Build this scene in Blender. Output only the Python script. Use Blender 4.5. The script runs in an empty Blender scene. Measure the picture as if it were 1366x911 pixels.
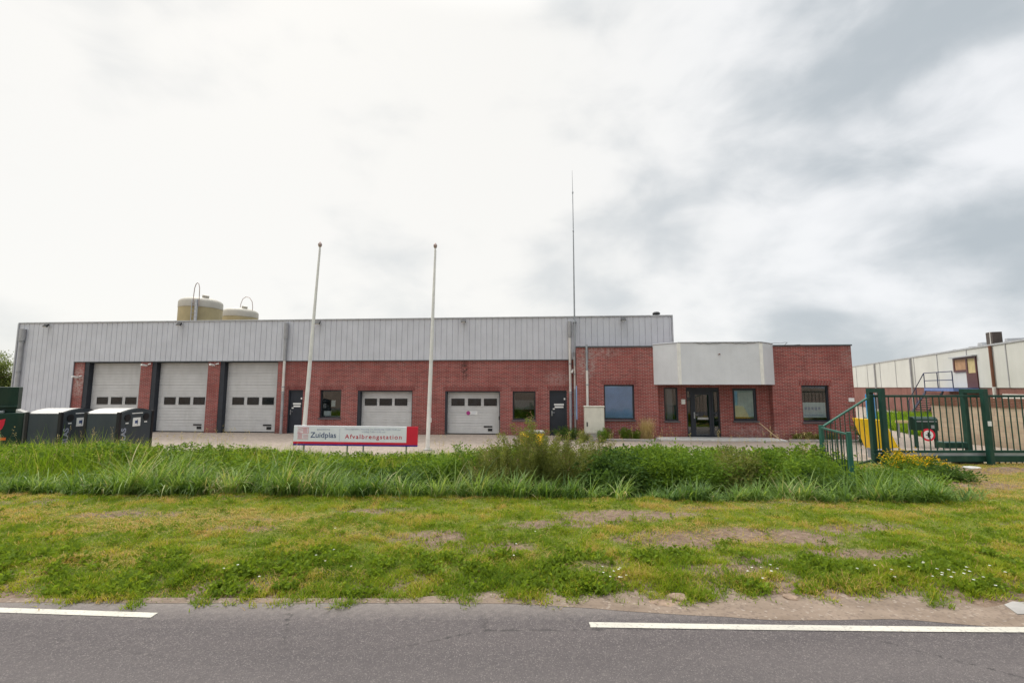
import bpy, bmesh, math, random
import numpy as np
from mathutils import Vector, Matrix
R = math.radians
rng = np.random.default_rng(7)
random.seed(7)
scene = bpy.context.scene
COL = scene.collection

# ------------------------------------------------------------------ camera
EYE = 2.3
cam = bpy.data.cameras.new("camera")
cam.sensor_width = 36.0
cam.lens = 590.0 / 1366.0 * 36.0
cam.clip_start = 0.1
cam.clip_end = 6000.0
cam_o = bpy.data.objects.new("camera", cam)
COL.objects.link(cam_o)
cam_o.location = (0, 0, EYE)
cam_o.rotation_euler = (R(90 + 5.86), 0, 0)
scene.camera = cam_o

# ------------------------------------------------------------------ light
SUN_AZ, SUN_EL = R(-38), R(50)
sun_dir = Vector((math.cos(SUN_EL) * math.sin(SUN_AZ), math.cos(SUN_EL) * math.cos(SUN_AZ), math.sin(SUN_EL)))
sun = bpy.data.lights.new("sun", 'SUN')
sun.energy = 1.5
sun.angle = R(14)
sun.color = (1.0, 0.95, 0.87)
sun_o = bpy.data.objects.new("sun", sun)
COL.objects.link(sun_o)
sun_o.rotation_euler = sun_dir.to_track_quat('Z', 'Y').to_euler()

world = bpy.data.worlds.new("World")
scene.world = world
world.use_nodes = True


class NT:
    """tiny node-tree helper"""
    def __init__(self, tree):
        self.t = tree

    def n(self, kind, **kw):
        nd = self.t.nodes.new(kind)
        for k, v in kw.items():
            if k.startswith('_'):
                setattr(nd, k[1:], v)
            else:
                self.put(nd.inputs[int(k[1:]) if k[0] == 'i' and k[1:].isdigit() else k.replace('__', ' ')], v)
        return nd

    def put(self, sock, v):
        if hasattr(v, 'links') or isinstance(v, bpy.types.NodeSocket):
            self.t.links.new(v, sock)
        else:
            sock.default_value = v

    def math(self, op, a, b=None, c=None, clamp=False):
        nd = self.t.nodes.new('ShaderNodeMath')
        nd.operation = op
        nd.use_clamp = clamp
        for i, v in enumerate((a, b, c)):
            if v is not None:
                self.put(nd.inputs[i], v)
        return nd.outputs[0]

    def mix(self, fac, a, b, mode='MIX'):
        nd = self.t.nodes.new('ShaderNodeMix')
        nd.data_type = 'RGBA'
        nd.blend_type = mode
        nd.clamp_factor = True
        self.put(nd.inputs[0], fac)
        for s, v in ((nd.inputs[6], a), (nd.inputs[7], b)):
            if isinstance(v, (tuple, list)) and len(v) == 3:
                v = (*v, 1)
            self.put(s, v)
        return nd.outputs[2]

    def ramp(self, fac, stops, interp='LINEAR'):
        nd = self.t.nodes.new('ShaderNodeValToRGB')
        nd.color_ramp.interpolation = interp
        cr = nd.color_ramp
        while len(cr.elements) < len(stops):
            cr.elements.new(0.5)
        for e, (p, c) in zip(cr.elements, stops):
            e.position = p
            e.color = (c, c, c, 1) if isinstance(c, (int, float)) else (*c, 1)
        self.put(nd.inputs[0], fac)
        return nd.outputs[0]

    def noise(self, vec, scale, detail=3, rough=0.55, dist=0.0):
        nd = self.t.nodes.new('ShaderNodeTexNoise')
        if vec is not None:
            self.put(nd.inputs['Vector'], vec)
        nd.inputs['Scale'].default_value = scale
        nd.inputs['Detail'].default_value = detail
        nd.inputs['Roughness'].default_value = rough
        nd.inputs['Distortion'].default_value = dist
        return nd.outputs['Fac']

    def mapping(self, vec, scale=(1, 1, 1), loc=(0, 0, 0), rot=(0, 0, 0)):
        nd = self.t.nodes.new('ShaderNodeMapping')
        self.put(nd.inputs['Vector'], vec)
        nd.inputs['Scale'].default_value = scale
        nd.inputs['Location'].default_value = loc
        nd.inputs['Rotation'].default_value = rot
        return nd.outputs[0]


SKY_LOC = (6.6, 0.8, 2.2)


def build_world():
    t = NT(world.node_tree)
    world.node_tree.nodes.clear()
    sky = t.n('ShaderNodeTexSky')
    sky.sky_type = 'NISHITA'
    sky.sun_disc = False
    sky.sun_elevation = SUN_EL
    sky.sun_rotation = SUN_AZ
    tc = t.n('ShaderNodeTexCoord')
    d = tc.outputs['Generated']
    sep = t.n('ShaderNodeSeparateXYZ', Vector=d)
    x, y, z = sep.outputs
    big = t.noise(t.mapping(d, (1, 1, 1.5), loc=SKY_LOC), 2.3, 4, 0.50, 0.25)
    fine = t.noise(t.mapping(d, (1, 1, 1.8), loc=(7.3, 2.2, 0.4)), 6.5, 6, 0.58, 0.3)
    f = t.math('ADD', t.math('MULTIPLY', big, 0.78), t.math('MULTIPLY', fine, 0.22))
    # the heavy, darker cloud bank stands to the right of the view
    az = t.math('ARCTAN2', x, y)
    right = t.n('ShaderNodeMapRange', **{'_interpolation_type': 'SMOOTHSTEP'})
    t.put(right.inputs['Value'], az)
    for k, val in (('From Min', -0.10), ('From Max', 0.85), ('To Min', 0.0), ('To Max', 1.0)):
        right.inputs[k].default_value = val
    rb = right.outputs[0]
    dens = t.math('ADD', t.math('MULTIPLY', t.math('SUBTRACT', f, 0.5), 3.9), t.math('MULTIPLY', rb, 0.40))
    dark = t.n('ShaderNodeMapRange', **{'_interpolation_type': 'SMOOTHSTEP'})
    t.put(dark.inputs['Value'], dens)
    for k, val in (('From Min', -0.15), ('From Max', 0.68), ('To Min', 0.0), ('To Max', 1.0)):
        dark.inputs[k].default_value = val
    dk = t.math('MULTIPLY', dark.outputs[0], t.math('ADD', t.math('MULTIPLY', rb, 0.48), 0.44))
    pale = t.mix(rb, (9.35, 9.2, 8.8), (9.0, 9.1, 9.25))
    cloud = t.mix(dk, pale, (4.5, 5.0, 5.35))
    # overcast luminance: zenith about three times the horizon
    zen = t.n('ShaderNodeMapRange', **{'_interpolation_type': 'SMOOTHSTEP'})
    t.put(zen.inputs['Value'], z)
    for k, val in (('From Min', 0.66), ('From Max', 0.98), ('To Min', 1.0), ('To Max', 4.6)):
        zen.inputs[k].default_value = val
    vm = t.n('ShaderNodeVectorMath', _operation='SCALE')
    t.put(vm.inputs[0], cloud)
    t.put(vm.inputs[3], zen.outputs[0])
    col = t.mix(0.93, sky.outputs[0], vm.outputs[0])
    bg = t.n('ShaderNodeBackground', Color=col, Strength=0.085)
    out = t.n('ShaderNodeOutputWorld')
    world.node_tree.links.new(bg.outputs[0], out.inputs[0])


build_world()
scene.view_settings.view_transform = 'Standard'
scene.view_settings.look = 'None'
scene.view_settings.exposure = 0.32
scene.view_settings.gamma = 1.0
scene.view_settings.use_curve_mapping = False
scene.render.engine = 'CYCLES'
scene.cycles.max_bounces = 6
scene.cycles.transparent_max_bounces = 12

# ------------------------------------------------------------------ materials
MATS = {}


def new_mat(name):
    m = bpy.data.materials.new(name)
    m.use_nodes = True
    m.node_tree.nodes.clear()
    t = NT(m.node_tree)
    out = t.n('ShaderNodeOutputMaterial')
    MATS[name] = m
    return m, t, out


def plain(name, col, rough=0.5, metal=0.0, var=0.12, vscale=3.0, bump=0.0, bscale=60.0, spec=0.4, dirt=None, dirt_amt=0.35, dscale=(1, 1, 0.25)):
    """painted / metal / concrete surface with uneven tone, dirt streaks and a little bump"""
    m, t, out = new_mat(name)
    tc = t.n('ShaderNodeTexCoord')
    o = tc.outputs['Object']
    n1 = t.noise(o, vscale, 5, 0.6)
    lo = tuple(c * (1 - var * 1.6) for c in col)
    hi = tuple(min(1, c * (1 + var)) for c in col)
    c = t.mix(t.ramp(n1, [(0.3, 0.0), (0.7, 1.0)]), lo, hi)
    if dirt is not None:
        n2 = t.noise(t.mapping(o, dscale), vscale * 1.7, 6, 0.62, 0.4)
        c = t.mix(t.math('MULTIPLY', t.ramp(n2, [(0.48, 0.0), (0.78, 1.0)]), dirt_amt), c, dirt)
    b = t.n('ShaderNodeBsdfPrincipled', **{'Base Color': c, 'Metallic': metal})
    rn = t.noise(o, vscale * 4, 3)
    t.put(b.inputs['Roughness'], t.math('ADD', t.math('MULTIPLY', t.math('SUBTRACT', rn, 0.5), 0.2), rough, clamp=True))
    b.inputs['Specular IOR Level'].default_value = spec
    if bump:
        bp = t.n('ShaderNodeBump', Strength=bump, Distance=0.01, Height=t.noise(o, bscale, 4))
        t.put(b.inputs['Normal'], bp.outputs[0])
    m.node_tree.links.new(b.outputs[0], out.inputs[0])
    return m


def brick(name, c1, c2, mortar, soldier=False, bw=0.22, bh=0.0625, pale=None):
    m, t, out = new_mat(name)
    tc = t.n('ShaderNodeTexCoord')
    sep = t.n('ShaderNodeSeparateXYZ', Vector=tc.outputs['Object'])
    hx = t.math('ADD', sep.outputs[0], sep.outputs[1])
    cmb = t.n('ShaderNodeCombineXYZ', X=(sep.outputs[2] if soldier else hx), Y=(hx if soldier else sep.outputs[2]), Z=0.0)
    bt = t.n('ShaderNodeTexBrick', Vector=cmb.outputs[0], Color1=(*c1, 1), Color2=(*c2, 1), Mortar=(*mortar, 1))
    bt.inputs['Scale'].default_value = 1.0
    bt.inputs['Brick Width'].default_value = bw
    bt.inputs['Row Height'].default_value = bh
    bt.inputs['Mortar Size'].default_value = 0.0085
    bt.inputs['Mortar Smooth'].default_value = 0.1
    bt.inputs['Bias'].default_value = 0.0
    o = tc.outputs['Object']
    n1 = t.noise(o, 0.8, 6, 0.65)
    n2 = t.noise(o, 5.0, 5, 0.6)
    c = t.mix(t.math('MULTIPLY', t.ramp(n1, [(0.42, 0.0), (0.68, 1.0)]), 0.42), bt.outputs['Color'], tuple(k * 0.42 for k in c1))
    c = t.mix(t.math('MULTIPLY', t.ramp(n2, [(0.5, 0.0), (0.75, 1.0)]), 0.30), c, (0.33, 0.13, 0.11))
    n5 = t.noise(t.mapping(o, (2.2, 2.2, 0.28)), 1.1, 5, 0.65, 0.3)
    c = t.mix(t.math('MULTIPLY', t.ramp(n5, [(0.52, 0.0), (0.72, 1.0)]), 0.35), c, tuple(k * 0.35 for k in c1))
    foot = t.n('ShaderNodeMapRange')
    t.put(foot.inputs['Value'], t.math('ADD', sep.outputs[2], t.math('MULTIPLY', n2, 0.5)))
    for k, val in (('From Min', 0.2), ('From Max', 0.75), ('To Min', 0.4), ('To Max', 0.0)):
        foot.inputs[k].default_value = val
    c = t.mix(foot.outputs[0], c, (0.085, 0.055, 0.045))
    if pale:
        # white lime bloom at places given as (x, z, rx, rz)
        for (ax, az, rx, rz, amt) in pale:
            dx = t.math('DIVIDE', t.math('SUBTRACT', sep.outputs[0], ax), rx)
            dz = t.math('DIVIDE', t.math('SUBTRACT', sep.outputs[2], az), rz)
            rr = t.math('ADD', t.math('MULTIPLY', dx, dx), t.math('MULTIPLY', dz, dz))
            fall = t.math('SUBTRACT', 1.0, rr, clamp=True)
            n3 = t.noise(o, 7.0, 5, 0.7)
            k = t.math('MULTIPLY', fall, t.math('MULTIPLY', t.ramp(n3, [(0.42, 0.0), (0.62, 1.0)]), abs(amt)))
            c = t.mix(k, c, (0.55, 0.5, 0.47) if amt > 0 else (0.035, 0.022, 0.02))
    b = t.n('ShaderNodeBsdfPrincipled', **{'Base Color': c, 'Roughness': 0.85})
    b.inputs['Specular IOR Level'].default_value = 0.25
    h = t.math('ADD', t.math('MULTIPLY', bt.outputs['Fac'], -1.0), t.math('MULTIPLY', t.noise(o, 70, 3), 0.5))
    bp = t.n('ShaderNodeBump', Strength=0.5, Distance=0.012, Height=h)
    t.put(b.inputs['Normal'], bp.outputs[0])
    m.node_tree.links.new(b.outputs[0], out.inputs[0])
    return m


def glass(name, tint=(0.75, 0.82, 0.85), refl=1.0):
    m, t, out = new_mat(name)
    tr = t.n('ShaderNodeBsdfTransparent', Color=(*tint, 1))
    gl = t.n('ShaderNodeBsdfGlossy', Color=(0.9, 0.95, 1.0, 1), Roughness=0.015)
    tc = t.n('ShaderNodeTexCoord')
    bp = t.n('ShaderNodeBump', Strength=0.05, Distance=0.02, Height=t.noise(tc.outputs['Object'], 1.3, 2))
    t.put(gl.inputs['Normal'], bp.outputs[0])
    fr = t.n('ShaderNodeFresnel', IOR=1.55)
    k = t.math('MULTIPLY', t.math('ADD', fr.outputs[0], 0.03), refl, clamp=True)
    mx = t.n('ShaderNodeMixShader')
    t.put(mx.inputs[0], k)
    t.put(mx.inputs[1], tr.outputs[0])
    t.put(mx.inputs[2], gl.outputs[0])
    m.node_tree.links.new(mx.outputs[0], out.inputs[0])
    return m


def leafy(name, ramp_stops, transl=0.45, rough=0.6, spec=0.10):
    """leaf / blade material; colour picked per blade from its 'tint' attribute"""
    m, t, out = new_mat(name)
    at = t.n('ShaderNodeAttribute', _attribute_name='tint')
    c = t.ramp(at.outputs['Fac'], ramp_stops)
    b = t.n('ShaderNodeBsdfPrincipled', **{'Base Color': c, 'Roughness': rough})
    b.inputs['Specular IOR Level'].default_value = spec
    tl = t.n('ShaderNodeBsdfTranslucent')
    c2 = t.mix(1.0, c, (1.15, 1.1, 0.6), 'MULTIPLY')
    t.put(tl.inputs['Color'], c2)
    mx = t.n('ShaderNodeMixShader')
    mx.inputs[0].default_value = transl
    t.put(mx.inputs[1], b.outputs[0])
    t.put(mx.inputs[2], tl.outputs[0])
    m.node_tree.links.new(mx.outputs[0], out.inputs[0])
    return m


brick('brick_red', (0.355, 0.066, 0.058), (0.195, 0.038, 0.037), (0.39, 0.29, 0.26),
      pale=[(3.5, 3.45, 0.5, 1.0, 0.6), (4.3, 3.9, 0.9, 0.35, 0.35), (2.2, 2.7, 0.7, 0.4, 0.35), (-22.7, 2.6, 0.4, 1.0, 0.8), (15.0, 3.6, 0.5, 0.7, 0.25),
            (-2.33, 3.2, 0.22, 0.75, -1.0), (10.8, 0.35, 1.2, 0.4, 0.3)])
brick('brick_soldier', (0.25, 0.045, 0.043), (0.19, 0.035, 0.035), (0.26, 0.18, 0.16), soldier=True)
brick('brick_neighbour', (0.24, 0.08, 0.06), (0.19, 0.06, 0.05), (0.28, 0.22, 0.19))
brick('block_beige', (0.57, 0.47, 0.34), (0.50, 0.41, 0.29), (0.40, 0.34, 0.28), bw=0.42, bh=0.2)
brick('brick_brown', (0.20, 0.085, 0.05), (0.15, 0.065, 0.04), (0.22, 0.16, 0.12))
plain('cladding_grey', (0.545, 0.555, 0.60), 0.42, 0.0, 0.06, 1.2, dirt=(0.36, 0.36, 0.38), dirt_amt=0.15, dscale=(3, 3, 0.15))
plain('canopy_grey', (0.63, 0.645, 0.67), 0.42, 0.0, 0.05, 1.2, dirt=(0.40, 0.40, 0.40), dirt_amt=0.15, dscale=(4, 4, 0.2))
plain('trim_grey', (0.42, 0.43, 0.45), 0.45, 0.2, 0.1, 4)
plain('trim_dark', (0.10, 0.11, 0.12), 0.5, 0.2, 0.1, 4)
plain('door_grey', (0.55, 0.545, 0.545), 0.45, 0.0, 0.06, 1.5, dirt=(0.36, 0.35, 0.33), dirt_amt=0.35)
plain('navy', (0.022, 0.027, 0.038), 0.4, 0.0, 0.15, 3)
plain('black', (0.012, 0.012, 0.014), 0.45, 0.0, 0.2, 3)
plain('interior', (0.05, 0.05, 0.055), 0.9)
plain('pipe_grey', (0.36, 0.36, 0.37), 0.5, 0.1, 0.1, 3, dirt=(0.18, 0.17, 0.16))
plain('pipe_white', (0.68, 0.66, 0.62), 0.5, 0.0, 0.08, 3, dirt=(0.35, 0.33, 0.29))
plain('white_paint', (0.76, 0.75, 0.71), 0.5, 0.0, 0.06, 4, dirt=(0.42, 0.41, 0.36), dirt_amt=0.3)
plain('white_lid', (0.52, 0.50, 0.47), 0.5, 0.0, 0.06, 3, dirt=(0.38, 0.36, 0.32), dirt_amt=0.4, dscale=(1, 1, 1))
plain('cabinet', (0.62, 0.60, 0.52), 0.5, 0.0, 0.06, 3, dirt=(0.32, 0.31, 0.25), dirt_amt=0.4)
plain('blind_blue', (0.34, 0.52, 0.86), 0.7, 0.0, 0.1, 1.5)
plain('blind_green', (0.50, 0.62, 0.56), 0.7, 0.0, 0.18, 1.6)
plain('blind_white', (0.74, 0.78, 0.76), 0.7, 0.0, 0.1, 3)
plain('steel', (0.45, 0.46, 0.48), 0.35, 0.8, 0.1, 5)
plain('steel_dull', (0.33, 0.35, 0.37), 0.5, 0.5, 0.12, 3)
plain('gate_green', (0.009, 0.050, 0.036), 0.42, 0.0, 0.15, 4, dirt=(0.06, 0.10, 0.07), dirt_amt=0.4)
plain('gate_green_faded', (0.020, 0.105, 0.075), 0.5, 0.0, 0.15, 4, dirt=(0.10, 0.18, 0.13), dirt_amt=0.5)
plain('bin_green', (0.006, 0.030, 0.019), 0.45, 0.0, 0.15, 2, dirt=(0.05, 0.06, 0.04), dirt_amt=0.4)
plain('bin_slate', (0.040, 0.052, 0.062), 0.5, 0.0, 0.12, 2, dirt=(0.10, 0.10, 0.09), dirt_amt=0.35)
plain('yellow', (0.93, 0.58, 0.015), 0.45, 0.0, 0.07, 3, dirt=(0.4, 0.25, 0.03), dirt_amt=0.25)
plain('blue_panel', (0.06, 0.30, 0.62), 0.45, 0.0, 0.07, 3)
plain('navy_rail', (0.035, 0.045, 0.10), 0.5)
plain('landing_blue', (0.12, 0.19, 0.45), 0.5)
plain('red_sign', (0.66, 0.018, 0.045), 0.4, 0.0, 0.05, 3)
plain('purple_sign', (0.06, 0.025, 0.24), 0.4, 0.0, 0.05, 3)
plain('sign_white', (0.80, 0.80, 0.84), 0.35, 0.0, 0.03, 2, dirt=(0.55, 0.55, 0.52), dirt_amt=0.25)
plain('ink_blue', (0.045, 0.075, 0.19), 0.5, var=0.02)
plain('ink_red', (0.55, 0.02, 0.05), 0.5, var=0.02)
plain('ink_pink', (0.72, 0.25, 0.28), 0.5, var=0.02)
plain('ink_grey', (0.30, 0.32, 0.40), 0.5, var=0.02)
plain('ink_lilac', (0.42, 0.44, 0.55), 0.5, var=0.02)
plain('label_white', (0.75, 0.75, 0.73), 0.5, var=0.03)
plain('magenta', (0.36, 0.03, 0.20), 0.5, var=0.03)
plain('orange', (0.75, 0.16, 0.03), 0.5, var=0.03)
plain('leaf_green_ink', (0.12, 0.36, 0.17), 0.5, var=0.03)
plain('silo_body', (0.42, 0.345, 0.19), 0.6, 0.0, 0.12, 0.8, dirt=(0.30, 0.24, 0.12), dirt_amt=0.45, dscale=(1.5, 1.5, 0.2))
plain('silo_cap', (0.46, 0.43, 0.37), 0.6, 0.0, 0.08, 1.0, dirt=(0.40, 0.37, 0.31), dirt_amt=0.4)
plain('hoop', (0.42, 0.33, 0.30), 0.5, 0.3)
plain('panel_cream', (0.57, 0.575, 0.54), 0.55, 0.0, 0.05, 0.6, dirt=(0.42, 0.42, 0.38), dirt_amt=0.35, dscale=(1, 1, 0.15))
plain('oxblood', (0.085, 0.020, 0.022), 0.45)
plain('curtain_tan', (0.42, 0.25, 0.14), 0.8)
plain('curtain_cream', (0.54, 0.44, 0.22), 0.8)
plain('pipe_brown', (0.17, 0.07, 0.04), 0.5)
plain('vent_dark', (0.07, 0.055, 0.048), 0.6)
plain('concrete', (0.36, 0.34, 0.32), 0.9, 0.0, 0.15, 3, bump=0.4, bscale=40)
plain('concrete_pale', (0.55, 0.54, 0.52), 0.9, 0.0, 0.12, 5, bump=0.4, bscale=40)
plain('roof_felt', (0.10, 0.10, 0.10), 0.9, 0.0, 0.2, 1)
plain('clod', (0.30, 0.215, 0.155), 1.0, 0.0, 0.3, 6, bump=0.8, bscale=25)
plain('bark', (0.11, 0.08, 0.06), 0.95, 0.0, 0.25, 8, bump=0.8, bscale=20)
plain('wood_tan', (0.46, 0.33, 0.20), 0.8)
plain('cable', (0.09, 0.09, 0.09), 0.6)
glass('glass', (0.88, 0.92, 0.93))
glass('glass_mirror', (0.55, 0.6, 0.62), 1.3)

leafy('grass_mown', [(0.0, (0.085, 0.150, 0.016)), (0.3, (0.175, 0.265, 0.020)), (0.62, (0.29, 0.340, 0.026)), (0.80, (0.45, 0.365, 0.095)), (1.0, (0.54, 0.36, 0.165))], 0.48)
leafy('weed_leaf', [(0.0, (0.11, 0.175, 0.024)), (0.6, (0.225, 0.325, 0.034)), (1.0, (0.35, 0.42, 0.07))], 0.5)
leafy('tall_grass', [(0.0, (0.060, 0.125, 0.012)), (0.5, (0.165, 0.275, 0.020)), (0.85, (0.26, 0.36, 0.038)), (1.0, (0.42, 0.38, 0.14))], 0.55)
leafy('reed', [(0.0, (0.060, 0.125, 0.030)), (0.55, (0.165, 0.275, 0.045)), (0.9, (0.30, 0.40, 0.12)), (1.0, (0.48, 0.42, 0.22))], 0.45, 0.45, 0.25)
leafy('bush_olive', [(0.0, (0.105, 0.130, 0.038)), (0.6, (0.22, 0.25, 0.070)), (1.0, (0.34, 0.33, 0.12))], 0.5)
leafy('bush_green', [(0.0, (0.070, 0.140, 0.022)), (0.6, (0.170, 0.275, 0.036)), (1.0, (0.29, 0.39, 0.065))], 0.5)
leafy('bush_dark', [(0.0, (0.042, 0.090, 0.024)), (0.7, (0.105, 0.180, 0.040)), (1.0, (0.19, 0.26, 0.06))], 0.45)
leafy('flower_yellow', [(0.0, (0.62, 0.36, 0.01)), (1.0, (0.80, 0.55, 0.03))], 0.3)
leafy('flower_brown', [(0.0, (0.22, 0.12, 0.08)), (1.0, (0.40, 0.26, 0.18))], 0.3)
leafy('flower_straw', [(0.0, (0.40, 0.30, 0.13)), (1.0, (0.60, 0.48, 0.26))], 0.3)
leafy('flower_white', [(0.0, (0.65, 0.65, 0.62)), (1.0, (0.85, 0.85, 0.80))], 0.2)
leafy('flower_purple', [(0.0, (0.20, 0.05, 0.20)), (1.0, (0.35, 0.14, 0.34))], 0.2)
leafy('tree_leaf', [(0.0, (0.10, 0.135, 0.055)), (0.6, (0.20, 0.25, 0.09)), (1.0, (0.31, 0.35, 0.15))], 0.5)

# ground materials -------------------------------------------------------


def mat_ground():
    m, t, out = new_mat('verge_soil')
    tc = t.n('ShaderNodeTexCoord')
    o = tc.outputs['Object']
    sep = t.n('ShaderNodeSeparateXYZ', Vector=o)
    n1 = t.noise(t.mapping(o, (0.55, 1.3, 1)), 1.1, 6, 0.62, 0.3)
    n2 = t.noise(o, 9.0, 6, 0.65)
    n3 = t.noise(o, 55.0, 4, 0.6)
    soil = t.mix(t.ramp(n2, [(0.3, 0.0), (0.7, 1.0)]), (0.135, 0.088, 0.062), (0.34, 0.250, 0.185))
    soil = t.mix(t.math('MULTIPLY', n3, 0.45), soil, (0.12, 0.085, 0.06))
    thatch = t.mix(n2, (0.075, 0.105, 0.016), (0.22, 0.235, 0.045))
    c = t.mix(t.ramp(n1, [(0.56, 0.0), (0.70, 1.0)]), thatch, soil)
    at = t.n('ShaderNodeAttribute', _attribute_name='tint')
    c = t.mix(t.ramp(at.outputs['Fac'], [(0.15, 0.0), (0.55, 1.0)]), c, soil)
    edge = t.n('ShaderNodeMapRange')
    t.put(edge.inputs['Value'], t.math('ADD', sep.outputs[1], t.math('MULTIPLY', n2, 0.5)))
    for k, val in (('From Min', 5.6), ('From Max', 6.2), ('To Min', 1.0), ('To Max', 0.0)):
        edge.inputs[k].default_value = val
    c = t.mix(edge.outputs[0], c, soil)
    far = t.n('ShaderNodeMapRange')
    t.put(far.inputs['Value'], sep.outputs[1])
    for k, val in (('From Min', 14.0), ('From Max', 17.0), ('To Min', 0.0), ('To Max', 1.0)):
        far.inputs[k].default_value = val
    meadow = t.mix(t.noise(o, 0.3, 5), (0.05, 0.085, 0.02), (0.12, 0.15, 0.04))
    c = t.mix(far.outputs[0], c, meadow)
    b = t.n('ShaderNodeBsdfPrincipled', **{'Base Color': c, 'Roughness': 0.95})
    b.inputs['Specular IOR Level'].default_value = 0.15
    h = t.math('ADD', t.math('MULTIPLY', n2, 0.7), t.math('MULTIPLY', n3, 0.3))
    bp = t.n('ShaderNodeBump', Strength=1.0, Distance=0.07, Height=h)
    t.put(b.inputs['Normal'], bp.outputs[0])
    m.node_tree.links.new(b.outputs[0], out.inputs[0])


def mat_asphalt():
    m, t, out = new_mat('asphalt')
    tc = t.n('ShaderNodeTexCoord')
    o = tc.outputs['Object']
    n1 = t.noise(t.mapping(o, (0.25, 1.6, 1)), 0.9, 5, 0.6)
    vor = t.n('ShaderNodeTexVoronoi', Vector=o, Scale=120.0)
    n2 = t.noise(o, 130.0, 3, 0.6)
    n3 = t.noise(o, 14.0, 5, 0.6)
    c = t.mix(t.ramp(n1, [(0.3, 0.0), (0.7, 1.0)]), (0.078, 0.068, 0.069), (0.108, 0.093, 0.092))
    st = t.n('ShaderNodeSeparateColor', Color=vor.outputs['Color'])
    c = t.mix(t.math('MULTIPLY', t.ramp(st.outputs[0], [(0.78, 0.0), (0.97, 1.0)]), 0.50), c, (0.27, 0.24, 0.225))
    c = t.mix(t.math('MULTIPLY', t.ramp(st.outputs[1], [(0.55, 0.0), (0.9, 1.0)]), 0.40), c, (0.05, 0.047, 0.048))
    c = t.mix(t.math('MULTIPLY', t.ramp(n3, [(0.5, 0.0), (0.75, 1.0)]), 0.25), c, (0.20, 0.175, 0.16))
    # worn, paler wheel track and dusty edge
    sep = t.n('ShaderNodeSeparateXYZ', Vector=o)
    tr = t.math('ABSOLUTE', t.math('SUBTRACT', sep.outputs[1], t.math('ADD', 3.55, t.math('MULTIPLY', n1, 0.4))))
    trk = t.n('ShaderNodeMapRange')
    t.put(trk.inputs['Value'], tr)
    for k, val in (('From Min', 0.05), ('From Max', 0.55), ('To Min', 0.30), ('To Max', 0.0)):
        trk.inputs[k].default_value = val
    c = t.mix(trk.outputs[0], c, (0.135, 0.120, 0.116))
    crk = t.n('ShaderNodeTexVoronoi', _feature='DISTANCE_TO_EDGE', Vector=t.mapping(o, (0.35, 0.55, 1)), Scale=0.7)
    cw = t.math('ADD', crk.outputs['Distance'], t.math('MULTIPLY', t.math('SUBTRACT', n3, 0.5), 0.05))
    ck = t.math('MULTIPLY', t.ramp(cw, [(0.0, 1.0), (0.004, 0.0)]), t.ramp(n1, [(0.45, 0.0), (0.6, 0.75)]))
    c = t.mix(ck, c, (0.04, 0.037, 0.036))
    ed = t.n('ShaderNodeMapRange')
    t.put(ed.inputs['Value'], t.math('ADD', sep.outputs[1], t.math('MULTIPLY', t.math('SUBTRACT', n3, 0.5), 0.35)))
    for k, val in (('From Min', 4.62), ('From Max', 5.0), ('To Min', 0.0), ('To Max', 0.7)):
        ed.inputs[k].default_value = val
    c = t.mix(ed.outputs[0], c, (0.235, 0.205, 0.185))
    b = t.n('ShaderNodeBsdfPrincipled', **{'Base Color': c, 'Roughness': 0.88})
    b.inputs['Specular IOR Level'].default_value = 0.25
    h = t.math('ADD', t.math('MULTIPLY', vor.outputs['Distance'], -1.0), t.math('MULTIPLY', n2, 0.5))
    bp = t.n('ShaderNodeBump', Strength=0.7, Distance=0.006, Height=h)
    t.put(b.inputs['Normal'], bp.outputs[0])
    m.node_tree.links.new(b.outputs[0], out.inputs[0])


def mat_line():
    m, t, out = new_mat('line_paint')
    tc = t.n('ShaderNodeTexCoord')
    o = tc.outputs['Object']
    n1 = t.noise(o, 30.0, 6, 0.7)
    n2 = t.noise(t.mapping(o, (0.3, 1, 1)), 5.0, 4, 0.6)
    c = t.mix(t.ramp(n2, [(0.35, 0.0), (0.75, 1.0)]), (0.53, 0.505, 0.435), (0.42, 0.395, 0.34))
    c = t.mix(t.math('MULTIPLY', t.ramp(n1, [(0.53, 0.0), (0.66, 1.0)]), 0.75), c, (0.20, 0.18, 0.17))
    b = t.n('ShaderNodeBsdfPrincipled', **{'Base Color': c, 'Roughness': 0.75})
    m.node_tree.links.new(b.outputs[0], out.inputs[0])


def mat_pavers():
    m, t, out = new_mat('pavers')
    tc = t.n('ShaderNodeTexCoord')
    o = tc.outputs['Object']
    bt = t.n('ShaderNodeTexBrick', Vector=t.mapping(o, rot=(0, 0, R(41))), Color1=(0.36, 0.295, 0.245, 1), Color2=(0.28, 0.23, 0.19, 1), Mortar=(0.19, 0.165, 0.14, 1))
    bt.inputs['Scale'].default_value = 1.0
    bt.inputs['Brick Width'].default_value = 0.21
    bt.inputs['Row Height'].default_value = 0.105
    bt.inputs['Mortar Size'].default_value = 0.005
    n1 = t.noise(o, 0.5, 6, 0.6)
    n2 = t.noise(o, 4.0, 5, 0.6)
    c = t.mix(t.math('MULTIPLY', t.ramp(n1, [(0.4, 0.0), (0.7, 1.0)]), 0.4), bt.outputs[0], (0.22, 0.185, 0.155))
    c = t.mix(t.math('MULTIPLY', t.ramp(n2, [(0.5, 0.0), (0.75, 1.0)]), 0.3), c, (0.46, 0.39, 0.33))
    b = t.n('ShaderNodeBsdfPrincipled', **{'Base Color': c, 'Roughness': 0.9})
    b.inputs['Specular IOR Level'].default_value = 0.2
    bp = t.n('ShaderNodeBump', Strength=0.4, Distance=0.01, Height=n2)
    t.put(b.inputs['Normal'], bp.outputs[0])
    m.node_tree.links.new(b.outputs[0], out.inputs[0])


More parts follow.
